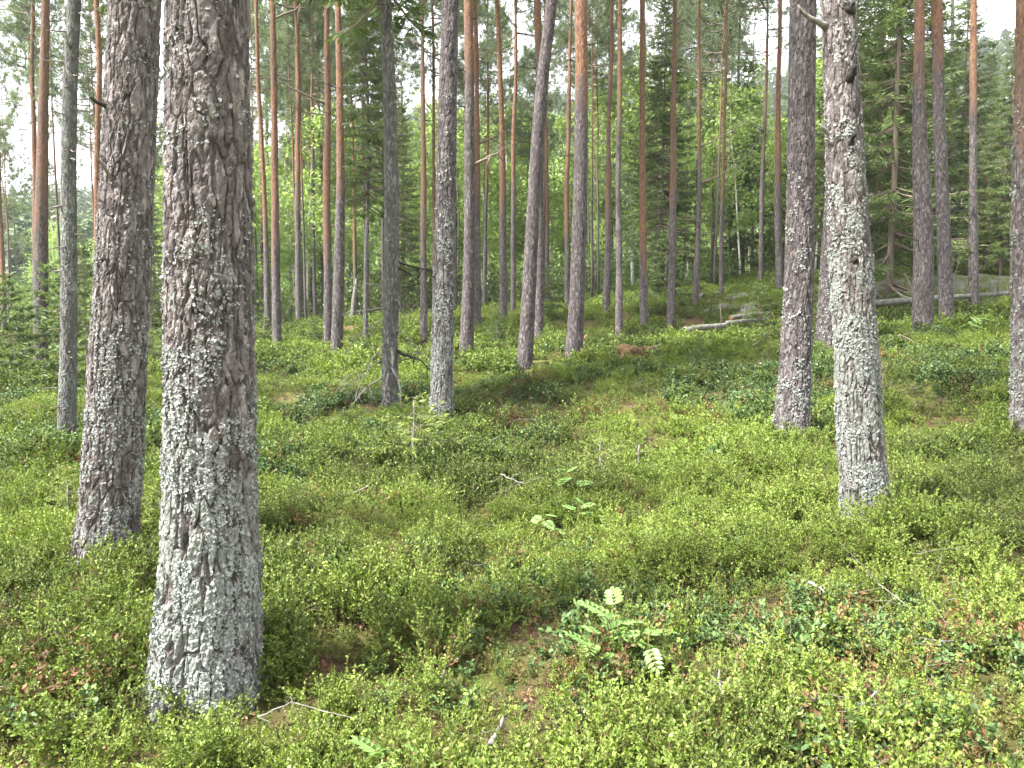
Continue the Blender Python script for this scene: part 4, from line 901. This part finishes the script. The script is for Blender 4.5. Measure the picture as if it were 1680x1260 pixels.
MID = [shrub(620 + s, .165, 8, 27, .0160, .0105, .10, True) for s in range(5)]
FAR = [shrub(640 + s, .20, 11, 20, .036, .024, .19, True, twig_r=.002) for s in range(4)]
LING = [shrub(660 + s, .10, 5, 16, .017, .011, .06, False, .4) for s in range(3)]
LINGM = [shrub(670 + s, .13, 7, 16, .028, .018, .11, True, .4) for s in range(3)]
BRN = [shrub(680 + s, .13, 6, 10, .017, .009, .08, True) for s in range(3)]
hole = lambda r, c, k: r.random(len(c)) < .30 + sstep(.10, .24, c) * k
lay('bilberry_shrubs', NEAR, 1.3, 6.5, 330, lambda r, c, t, l, b, y: hole(r, c, 1) & ((l < .68) | (r.random(len(c)) < .35)), (.75, 1.25), [BILBERRY, STEM], 'knee-low yellow-green bilberry covering the near forest floor', 'bilberry', 1)
lay('bilberry_shrubs', MID, 6.3, 14, 165, lambda r, c, t, l, b, y: hole(r, c, 1) & ((l < .70) | (r.random(len(c)) < .4)) & ((b < .70) | (r.random(len(c)) < .4)), (.75, 1.25), [BILBERRY, STEM], 'bilberry carpet on the middle of the forest floor', 'bilberry', 2)
lay('bilberry_shrubs', FAR, 13.5, 40, 38, lambda r, c, t, l, b, y: hole(r, c, 1) & (b < .75), (.7, 1.2), [BILBERRY, STEM], 'bilberry carpet under the far pines', 'bilberry', 3)
lay('lingonberry_shrubs', LING, 1.3, 6.5, 110, lambda r, c, t, l, b, y: (l > .67) | (r.random(len(c)) < .05), (.8, 1.3), [LINGON, STEM], 'dark green lingonberry patches on the near forest floor', 'lingonberry', 4)
lay('lingonberry_shrubs', LINGM, 6.3, 18, 70, lambda r, c, t, l, b, y: (l > .68), (.8, 1.3), [LINGON, STEM], 'dark green lingonberry patches further back', 'lingonberry', 5)
lay('withered_shrubs', BRN, 1.3, 22, 34, lambda r, c, t, l, b, y: (r.random(len(c)) < .16) | (b > .63), (.7, 1.4), [BROWNLEAF, STEM], 'brownish withered shrub patches in the bilberry', 'shrub', 6)

# low mossy growth between the shrubs
MOSS = [shrub(690 + s, .045, 8, 22, .011, .006, .075, True, twig_r=.0007) for s in range(3)]
lay('moss_carpet', MOSS, 1.3, 9, 170, lambda r, c, t, l, b, y: r.random(len(c)) < .85, (.8, 1.5), [MOSSLEAF, STEM], 'low olive moss and sprouts filling the gaps between the shrubs', 'moss', 7, gap=1.0)
# dry leaves and needles in the bare patches
lg = Geo(); r_ = np.random.default_rng(9)
A = unit(r_.normal(0, 1, (5, 3)) * [1, 1, .2]); C = r_.normal(0, .03, (5, 3)) * [1, 1, .2]; B = unit(np.cross(A, [0, 0, 1.0]))
V, Fc = leaf_faces(lg, C, A, B, np.cross(B, A), .04 + .02 * r_.random(5), .025 + .01 * r_.random(5), 0, .35); lg.add(V, Fc, None, 0); lg.lf = np.tile(r_.random(5), 4)
lay('leaf_litter', [lg], 1.3, 9, 60, lambda r, c, t, l, b, y: (c < .52) | (r.random(len(c)) < .2), (.25, .62), [LITTER], 'dry brown leaves lying in the bare patches', 'leaf litter', 12, .5, .012, gap=1.0)
# thin fallen twigs
tg = []
for s in range(4):
    g = Geo(); r_ = np.random.default_rng(700 + s); t = np.linspace(0, 1, 6)[:, None]
    pts = np.array([[-.16, 0, .0]]) + np.array([[.32, 0, .03]]) * t + r_.normal(0, .014, (6, 3)); g.tube(pts, .0017 * (1.2 - .7 * t[:, 0]), 4, 0, False)
    for q in range(3):
        p = pts[1 + q]; d = unit(r_.normal(0, 1, 3) * [1, 1, .3] + [.6, 0, .1]); g.tube(np.stack([p, p + d * .06, p + d * .11 + [0, 0, .01]]), .0009, 3, 0, False)
    g.lf = np.zeros(sum(len(f) for f in g.F4) * 2 + sum(len(f) for f in g.F3)); tg.append(g)
lay('fallen_twigs', tg, 1.3, 16, 3.5, lambda r, c, t, l, b, y: r.random(len(c)) < .35 + .6 * (c < .45), (.5, 1.6), [TWIG], 'thin grey fallen twigs strewn over the shrubs', 'twigs', 13, .25, .08, gap=1.0)

# leafy understorey behind the stand: young birch and rowan bushes that run together
bt = []
for s in range(3):
    g = Geo(); r_ = np.random.default_rng(740 + s); m = 420
    az = r_.random(m) * 6.283; f = r_.random(m); R_ = .75 * np.sin(np.pi * (.2 + .7 * f)) * r_.random(m) ** .5
    C = np.stack([R_ * np.cos(az), R_ * np.sin(az), .1 + 1.5 * f], 1) + r_.normal(0, .12, (m, 3)); A = unit(r_.normal(0, 1, (m, 3))); B = unit(np.cross(A, r_.normal(0, 1, (m, 3))))
    V, Fc = leaf_faces(g, C, A, B, np.cross(B, A), .10 + .05 * r_.random(m), .07 + .03 * r_.random(m), 0, .2, True); g.add(V, Fc, None, 0); lf = np.tile(r_.random(m), 2); nb_ = 0
    for q in range(4):
        d = r_.normal(0, .25, 2); g.tube(np.array([[0, 0, -.1], [d[0], d[1], .8], [d[0] * 2, d[1] * 2, 1.5]]), np.array([.02, .015, .006]), 3, 1, False); nb_ += 12
    g.lf = np.concatenate([lf, np.full(nb_, .3)]); bt.append(g)
r_ = np.random.default_rng(21); n = 1000; y = r_.uniform(34, 85, n); x = r_.uniform(-.85, .85, n) * y; n = len(x)
scatter('understorey_bushes', bt, np.stack([x, y, ground_z(x, y)], 1), np.stack([r_.normal(0, .1, n), r_.normal(0, .1, n), r_.uniform(0, 6.28, n)], 1), r_.uniform(.6, 1.7, n), r_.integers(0, 3, n), np.clip(r_.normal(.4, .3, n), 0, 1), [BUSH, BRANCH], 'light green leafy bushes running together behind the stand', 'bushes')

# far wooded hillside
ht = []
for s in range(3):
    g = Geo(); r_ = np.random.default_rng(720 + s); m = 260
    f = r_.random(m); H_ = 9.0; az = r_.random(m) * 6.283; R_ = (1.6 * (1 - f) ** .8 if s < 2 else 1.9 * np.sin(np.pi * (0.12 + .8 * f))) * (.5 + .5 * r_.random(m))
    C = np.stack([R_ * np.cos(az), R_ * np.sin(az), 1 + f * (H_ - 1)], 1); A = unit(np.stack([np.cos(az), np.sin(az), -.2 + 0 * az], 1) + r_.normal(0, .5, (m, 3))); B = unit(np.cross(A, [0, 0, 1.0]))
    V, Fc = leaf_faces(g, C, A, B, np.cross(B, A), .9 + .5 * r_.random(m), .5 + .3 * r_.random(m), 0, .2, True); g.add(V, Fc, None, 0); lf = np.tile(r_.random(m), 2)
    g.tube(np.array([[0, 0, -.5], [0, 0, H_]]), np.array([.12, .03]), 5, 1, False); g.lf = np.concatenate([lf, np.full(10, .3)]); ht.append(g)
n = 2600; r_ = np.random.default_rng(15); az = np.radians(r_.uniform(-46, 46, n)); rad = np.sqrt(r_.uniform(85 ** 2, 290 ** 2, n)); x, y = rad * np.sin(az), rad * np.cos(az)
P = np.stack([x, y, ground_z(x, y)], 1)
scatter('hillside_forest', ht, P, np.stack([r_.normal(0, .03, n), r_.normal(0, .03, n), r_.uniform(0, 6.28, n)], 1), r_.uniform(.6, 1.25, n), r_.integers(0, 3, n), np.clip(.5 + .5 * fbm(x / 25, y / 25, x * 0, 91, 2) + r_.normal(0, .15, n), 0, 1), [FAR_NEEDLE, BRANCH], 'green wooded hillside far behind the stand', 'forest')

# ------------------------------------------------------------------ rowan seedlings
def rowan_leaf(seed):
    r = np.random.default_rng(seed); g = Geo(); t = np.linspace(0, 1, 6)[:, None]
    pts = np.array([[1.0, 0, 0]]) * .15 * t + np.array([[0, 0, 1.0]]) * (.03 * t - .045 * t ** 2); g.tube(pts, .0012, 3, 1, False)
    C, A, Ls = [], [], []
    for q in range(5):
        f = .3 + .65 * q / 4; p = np.array([np.interp(f, t[:, 0], pts[:, c]) for c in range(3)])
        for s in (-1, 1): C.append(p); A.append(unit(np.array([.55, s, -.08]) + r.normal(0, .05, 3))); Ls.append(.054 * (1 - .45 * abs(f - .5)))
    C.append(pts[-1]); A.append(np.array([1.0, 0, -.2])); Ls.append(.042)
    C, A, Ls = np.array(C), unit(np.array(A)), np.array(Ls); B = unit(np.cross(A, [0, 0, 1.0]))
    V, F = leaf_faces(g, C, A, B, np.cross(B, A), Ls, Ls * .50, 0, .3); g.add(V, F, None, 0)
    return g.mesh('leaf', [ROWAN_LEAF, STEM], face_rand='lf')
RLEAF = [rowan_leaf(800 + s) for s in range(3)]
def rowan(u, v, h, n, size, label):
    p = on_ground(u, v); root = obj('rowan_seedling', None, None, p, label, 'seedling', 'rowan seedlings'); root.empty_display_size = .1
    g = Geo(); t = np.linspace(0, 1, 5)[:, None]; pts = np.array([[.02, 0, 1.0]]) * h * t + rng.normal(0, .005, (5, 3)); g.tube(pts, .0035 * (1.1 - .6 * t[:, 0]), 5)
    obj('stem', g.mesh('stem', [STEM], True), root)
    for q in range(n):
        f = .55 + .45 * (q + 1) / n; lo = obj('leaf', RLEAF[q % 3], root, [np.interp(f, t[:, 0], pts[:, c]) for c in range(3)])
        lo.rotation_euler = (rng.normal(0, .35), rng.uniform(-.5, .55), q * 2.4 + rng.normal(0, .5)); lo.scale = (size * rng.uniform(.75, 1.1),) * 3
rowan(1003, 1112, .26, 7, .9, 'largest rowan seedling, bright green, centre right foreground'); rowan(1062, 1135, .24, 6, .85, 'smaller rowan seedling just right of the largest one')
rowan(978, 1135, .20, 4, .75, 'small rowan seedling just left below the largest one')
rowan(935, 840, .30, 5, 1.0, 'rowan seedling beside the low sprawling spruce, centre'); rowan(948, 882, .22, 4, .85, 'rowan seedling below the sprawling spruce, right of two'); rowan(890, 900, .20, 4, .85, 'rowan seedling below the sprawling spruce, left of two')
rowan(640, 1330, .22, 6, .8, 'rowan seedling cut by the bottom edge'); rowan(1645, 640, .35, 6, 1.6, 'rowan seedling beside the pine at the right edge'); rowan(1590, 560, .4, 5, 1.6, 'rowan seedling in front of the pine at the long fallen log')

# ------------------------------------------------------------------ logs, rocks, stumps and sticks
def log_between(name, pa, pb, r0, r1, label, mat, branches=0, cat='log', lift=.11, bmat=None, end=None):
    pa, pb = np.array(pa, float), np.array(pb, float); mid = (pa + pb) / 2
    root = obj(name, None, None, mid, label, cat); root.empty_display_size = .3
    t = np.linspace(0, 1, 14)[:, None]; pts = pa + (pb - pa) * t; pts[:, 2] = pa[2] + (pb[2] - pa[2]) * t[:, 0] + lift + .012 * np.sin(t[:, 0] * 5); pts[1:-1] += rng.normal(0, .004, (12, 3)); pts -= mid
    g = Geo(); g.tube(pts, r0 + (r1 - r0) * t[:, 0] + rng.normal(0, .004, 14), 10, 0); obj('log_stem', g.mesh('log_stem', [mat], True), root)
    if end:
        g = Geo(); d = unit(pts[0] - pts[1]); g.tube(np.stack([pts[0] - d * .01, pts[0] + d * .03]), r0 * .9, 10, 0); obj('cut_end', g.mesh('cut_end', [end]), root)
    for q in range(branches):
        i = 1 + int(rng.random() * 12); d = unit(rng.normal(0, .5, 3) + np.array([.1, 0, .9])); l = rng.uniform(.3, .9); p = pts[i]
        g = Geo(); g.tube(np.stack([p, p + d * l * .5 + rng.normal(0, .05, 3), p + d * l + rng.normal(0, .08, 3)]), np.array([.014, .010, .005]), 5); obj('dead_branch', g.mesh('dead_branch', [bmat or BRANCH], True), root)
def G(u, v, Y=None):
    return at_col(u, Y) if Y else on_ground(u, v)
def lie(u, v, Y): 
    p = at_y(u, v, Y); p[2] = max(gz(p[0], p[1]) , p[2] - .1); return p
log_between('fallen_log', lie(1122, 543, 17), lie(1192, 533, 18), .075, .055, 'weathered grey fallen log with dark broken end, right of centre', LOGWOOD, 1, end=DARKKNOT)
log_between('fallen_log', lie(1192, 531, 18.2), lie(1258, 524, 19.5), .05, .03, 'thin pale fallen stem continuing the weathered log', LOGWOOD, 1)
log_between('fallen_log', lie(1200, 522, 20), lie(1262, 514, 21), .06, .05, 'short pale cut log with yellow end by the small boulder', LOGWOOD, 0, end=CUTWOOD)
log_between('fallen_log', lie(1430, 499, 19), lie(1690, 478, 22), .075, .05, 'long pale fallen log with bare upright twigs, right', LOGWOOD, 22)
log_between('fallen_log', lie(462, 569, 21), lie(508, 567, 22), .05, .04, 'thin pale log on the ground by the straight pine', LOGWOOD, 1)
log_between('fallen_log', lie(895, 527, 27), lie(928, 517, 28), .09, .06, 'brown fallen log behind the stout half-orange pine', ROTWOOD, 2)
log_between('fallen_log', lie(1150, 485, 26), lie(1178, 481, 27), .07, .05, 'short pale log beside the grey-footed pine', LOGWOOD, 1)

def rock_mesh(name, sx, sy, sz, seed, mat, nu=34, nv=20, rough=.22):
    uu = np.arange(nu) * 2 * np.pi / nu; vv = np.linspace(-.45, np.pi / 2, nv); U, Vv = np.meshgrid(uu, vv)
    x, y, z = np.cos(Vv) * np.cos(U), np.cos(Vv) * np.sin(U), np.sin(Vv)
    f1, f2, cid = worley(x * 1.3 + seed, y * 1.3, z * 1.3, seed)
    d = 1 + rough * fbm(x * 1.5 + seed, y * 1.5, z * 1.5, seed, 4) + rough * .8 * (cid - .5) * sstep(0, .25, f2 - f1)
    Vx = np.stack([x * d * sx, y * d * sy, z * d * sz], -1).reshape(-1, 3)
    i = np.arange(nv - 1)[:, None] * nu; j = np.arange(nu)[None]; k = (j + 1) % nu
    return mk_mesh(name, Vx, [np.stack([i + j, i + k, i + k + nu, i + j + nu], -1).reshape(-1, 4)], [mat], smooth=True)
for (u, v, Y, sx, sy, sz, lab) in ((1226, 497, 22, .30, .26, .32, 'small grey boulder behind the fallen log'), (1190, 500, 23, .8, .5, .16, 'flat pale rock slab left of the small boulder'), (1238, 482, 25.5, .9, .6, .22, 'flat mossy rock slab behind the small boulder'), (1150, 505, 24, .7, .4, .10, 'low flat rock left of the slim grey pine'),
        (1590, 455, 25, 2.3, 1.5, .35, 'broad lichen-pale rock outcrop behind the long fallen log'), (1545, 462, 23.5, .8, .6, .35, 'pale rock between the close pair of pines'), (1465, 462, 24, 1.3, .8, .28, 'grey rock at the foot of the tall dark spruce'), (1430, 468, 23.5, .8, .5, .22, 'low grey rock left of the tall dark spruce'), (1660, 463, 24, 1.4, .9, .4, 'rock mound at the right edge behind the fallen log')):
    p = at_y(u, v, Y); g0 = gz(p[0], p[1]); z = g0 - .06
    o = obj('rock', rock_mesh('rock', sx, sy, max(sz, p[2] - g0 + sz * .5 if p[2] > g0 else sz), int(u), ROCK), None, (p[0], p[1], z), lab, 'rock', 'rocks')
# mossy rotten stump with broken pieces
p = on_ground(1048, 597); root = obj('rotten_log', None, None, p, 'orange-brown mossy rotten log in the bilberry, right of centre', 'log'); root.empty_display_size = .2
o = obj('rotten_stem', rock_mesh('rotten_stem', .40, .24, .30, 5, ROTWOOD, 60, 34, .5), root); o.rotation_euler = (0, .05, .1)
g = Geo(); g.tube(np.array([[-.5, -.1, .02], [-.35, -.12, .10], [-.15, -.15, .12]]), np.array([.05, .07, .05]), 7); obj('broken_limb', g.mesh('broken_limb', [ROTWOOD], True), root)
g = Geo(); g.tube(np.array([[.05, 0, .22], [.25, .05, .27], [.42, .05, .34]]), np.array([.03, .025, .012]), 6); obj('broken_limb', g.mesh('broken_limb', [TWIG], True), root)
g = Geo(); g.tube(np.array([[-.2, -.26, -.05], [-.14, -.28, .08], [-.05, -.27, .10]]), np.array([.04, .045, .02]), 6); obj('broken_limb', g.mesh('broken_limb', [TWIG], True), root)
# reddish stump
p = G(959, 0, 18.5); root = obj('tree_stump', None, None, p, 'small reddish stump just right of the stout half-orange pine', 'stump'); root.empty_display_size = .1
g = Geo(); g.tube(np.array([[0, 0, -.1], [.0, 0, .12], [.02, 0, .2], [.03, 0, .28], [.05, 0, .34]]), np.array([.11, .08, .07, .05, .02]), 8); o = obj('stump_wood', g.mesh('stump_wood', [CUTWOOD], True), root)
# broken snag
a, b = at_y(577, 536, 29), at_y(584, 457, 29); a[2] = gz(a[0], a[1]); root = obj('broken_snag', None, None, a, 'pale broken leaning snag with pointed top, centre left', 'snag'); root.empty_display_size = .2
t = np.linspace(0, 1, 8)[:, None]; g = Geo(); g.tube((b - a)[None] * t + rng.normal(0, .01, (8, 3)), np.array([.13, .11, .10, .10, .09, .08, .06, .02]), 9); obj('snag_stem', g.mesh('snag_stem', [LOGWOOD], True), root)
# broken orange stem at right
a = at_y(1617, 432, 30); b = at_y(1616, 274, 30); a[2] = gz(a[0], a[1]); root = obj('broken_pine', None, None, a, 'thin broken orange pine stem without a top, far right', 'tree'); root.empty_display_size = .2
t = np.linspace(0, 1, 10)[:, None]; g = Geo(); g.tube((b - a)[None] * t, .095 - .03 * t[:, 0], 9); Vn = len(np.vstack(g.V)); zz = np.vstack(g.V)[:, 2]
obj('trunk', g.mesh('trunk', [PINE_BARK], True, {'plate': ('POINT', 'FLOAT', rng.random(Vn)), 'groove': ('POINT', 'FLOAT', np.ones(Vn)), 'ora': ('POINT', 'FLOAT', sstep(.6, 1.6, zz)), 'lich': ('POINT', 'FLOAT', np.zeros(Vn))}), root)

# sticks in the foreground
def stick(label, pts_px, rad, mat, lift, twigs=0, name='dead_stick', tl=.12):
    P = []
    for (u, v, h) in pts_px:
        q = on_ground(u, v); q[2] += h; P.append(q)
    P = np.array(P); base = P[0].copy(); root = obj(name, None, None, base, label, 'stick', 'fallen sticks'); root.empty_display_size = .1
    tt = np.linspace(0, 1, 9); pts = np.stack([np.interp(tt, np.linspace(0, 1, len(P)), P[:, c]) for c in range(3)], 1) - base + rng.normal(0, rad * .6, (9, 3)); pts[:, 2] += lift
    g = Geo(); g.tube(pts, rad * (1 - .5 * tt), 6); obj('stick_stem', g.mesh('stick_stem', [mat], True), root)
    for q in range(twigs):
        i = int(rng.random() * 8); d = unit(rng.normal(0, 1, 3) * [1, .8, .5] + np.array([0, -.3, .0])); g = Geo(); g.tube(np.stack([pts[i], pts[i] + d * tl * .5 + rng.normal(0, .015, 3), pts[i] + d * tl * rng.uniform(.7, 1.3)]), np.array([rad * .4, rad * .3, rad * .15]), 4); obj('twig', g.mesh('twig', [mat], True), root)
def upright(label, u, v, h, rad, lean, mat, twigs=0):
    b = on_ground(u, v); root = obj('dead_stick', None, None, b, label, 'stick', 'standing sticks'); root.empty_display_size = .1
    t = np.linspace(0, 1, 8)[:, None]; pts = np.array([[lean[0], lean[1], 1.0]]) * h * t + rng.normal(0, .004, (8, 3)); g = Geo(); g.tube(pts, rad * (1 - .4 * t[:, 0]), 6); obj('stick_stem', g.mesh('stick_stem', [mat], True), root)
    for q in range(twigs):
        i = 0 if q % 2 else 6; d = unit(rng.normal(0, 1, 3) + np.array([0, -.2, -.2])); g = Geo(); g.tube(np.stack([pts[i], pts[i] + d * h * .18, pts[i] + d * h * .32]), np.array([rad * .5, rad * .35, rad * .2]), 4); obj('twig', g.mesh('twig', [mat], True), root)
upright('grey dead stick standing upright in the bilberry, right of centre', 1047, 800, .36, .011, (.0, 0), TWIG, 1)
upright('lichened dead twig with a tangle of rootlets, bottom right', 1168, 1225, .24, .0055, (.12, .1), TWIG, 9)
stick('short pale broken stick at the bottom edge, centre', [(805, 1262, .05), (832, 1228, .10)], .012, TWIG, .02)
stick('long thin bent twig near the bottom edge, right', [(1300, 1228, .10), (1345, 1215, .14), (1395, 1216, .12)], .0032, TWIG, .02, 3)
stick('pale lichened twig lying in the right foreground', [(1325, 1005, .12), (1352, 1020, .12)], .007, LICHEN, .02, 2)
stick('crossing thin dry twigs in the right foreground', [(1420, 990, .12), (1500, 1050, .10)], .0035, TWIG, .02, 7, tl=.22)
stick('branched grey twig beside the bottom stick at right', [(1395, 1222, .08), (1440, 1205, .12)], .006, TWIG, .02, 4)
stick('long pale twig at the foot of the nearest trunk', [(425, 1232, .10), (480, 1230, .13), (590, 1245, .10)], .0035, TWIG, .02, 4)
stick('thin twigs fallen on the shrubs at the right edge', [(1480, 960, .14), (1580, 950, .14)], .0035, TWIG, .02, 5, tl=.2)
stick('grey twig bundle in the middle of the bilberry', [(820, 815, .16), (865, 830, .14)], .006, TWIG, .02, 6, tl=.2)
stick('dry brown branch lying below the dark big trunk at right', [(1235, 590, .2), (1262, 570, .25)], .012, BRANCH, .02, 5, tl=.4)
stick('curved dry branch in the shrubs right of the leaning pine', [(1455, 585, .2), (1475, 577, .25), (1505, 584, .15)], .014, BRANCH, .02, 3, tl=.4)
stick('fallen twig with fine branches at left between trunks', [(560, 660, .25), (585, 640, .3)], .008, TWIG, .02, 5, tl=.3)


# ------------------------------------------------------------------ the faintly hazy air
m, nt = new_mat('haze_air'); pv = N(nt, 'ShaderNodeVolumePrincipled'); po = N(nt, 'ShaderNodeOutputMaterial')
pv.inputs['Color'].default_value = (0.93, 0.95, 0.96, 1); pv.inputs['Density'].default_value = 0.0005; pv.inputs['Anisotropy'].default_value = 0.1
nt.links.new(pv.outputs[0], po.inputs['Volume'])
zt = float(gV[:, 2].max()) + 16; zb = float(gV[:, 2].min()) - 1; X_ = 905.0
bV = np.array([[x, y, z] for z in (zb, zt) for y in (-X_, X_) for x in (-X_, X_)])
obj('haze', mk_mesh('haze', bV, [np.array([[0, 2, 3, 1], [4, 5, 7, 6], [0, 1, 5, 4], [2, 6, 7, 3], [0, 4, 6, 2], [1, 3, 7, 5]])], [m]), label='thin pale haze in the air through the whole forest', cat='haze', kind='stuff')
scene.cycles.volume_bounces = 0
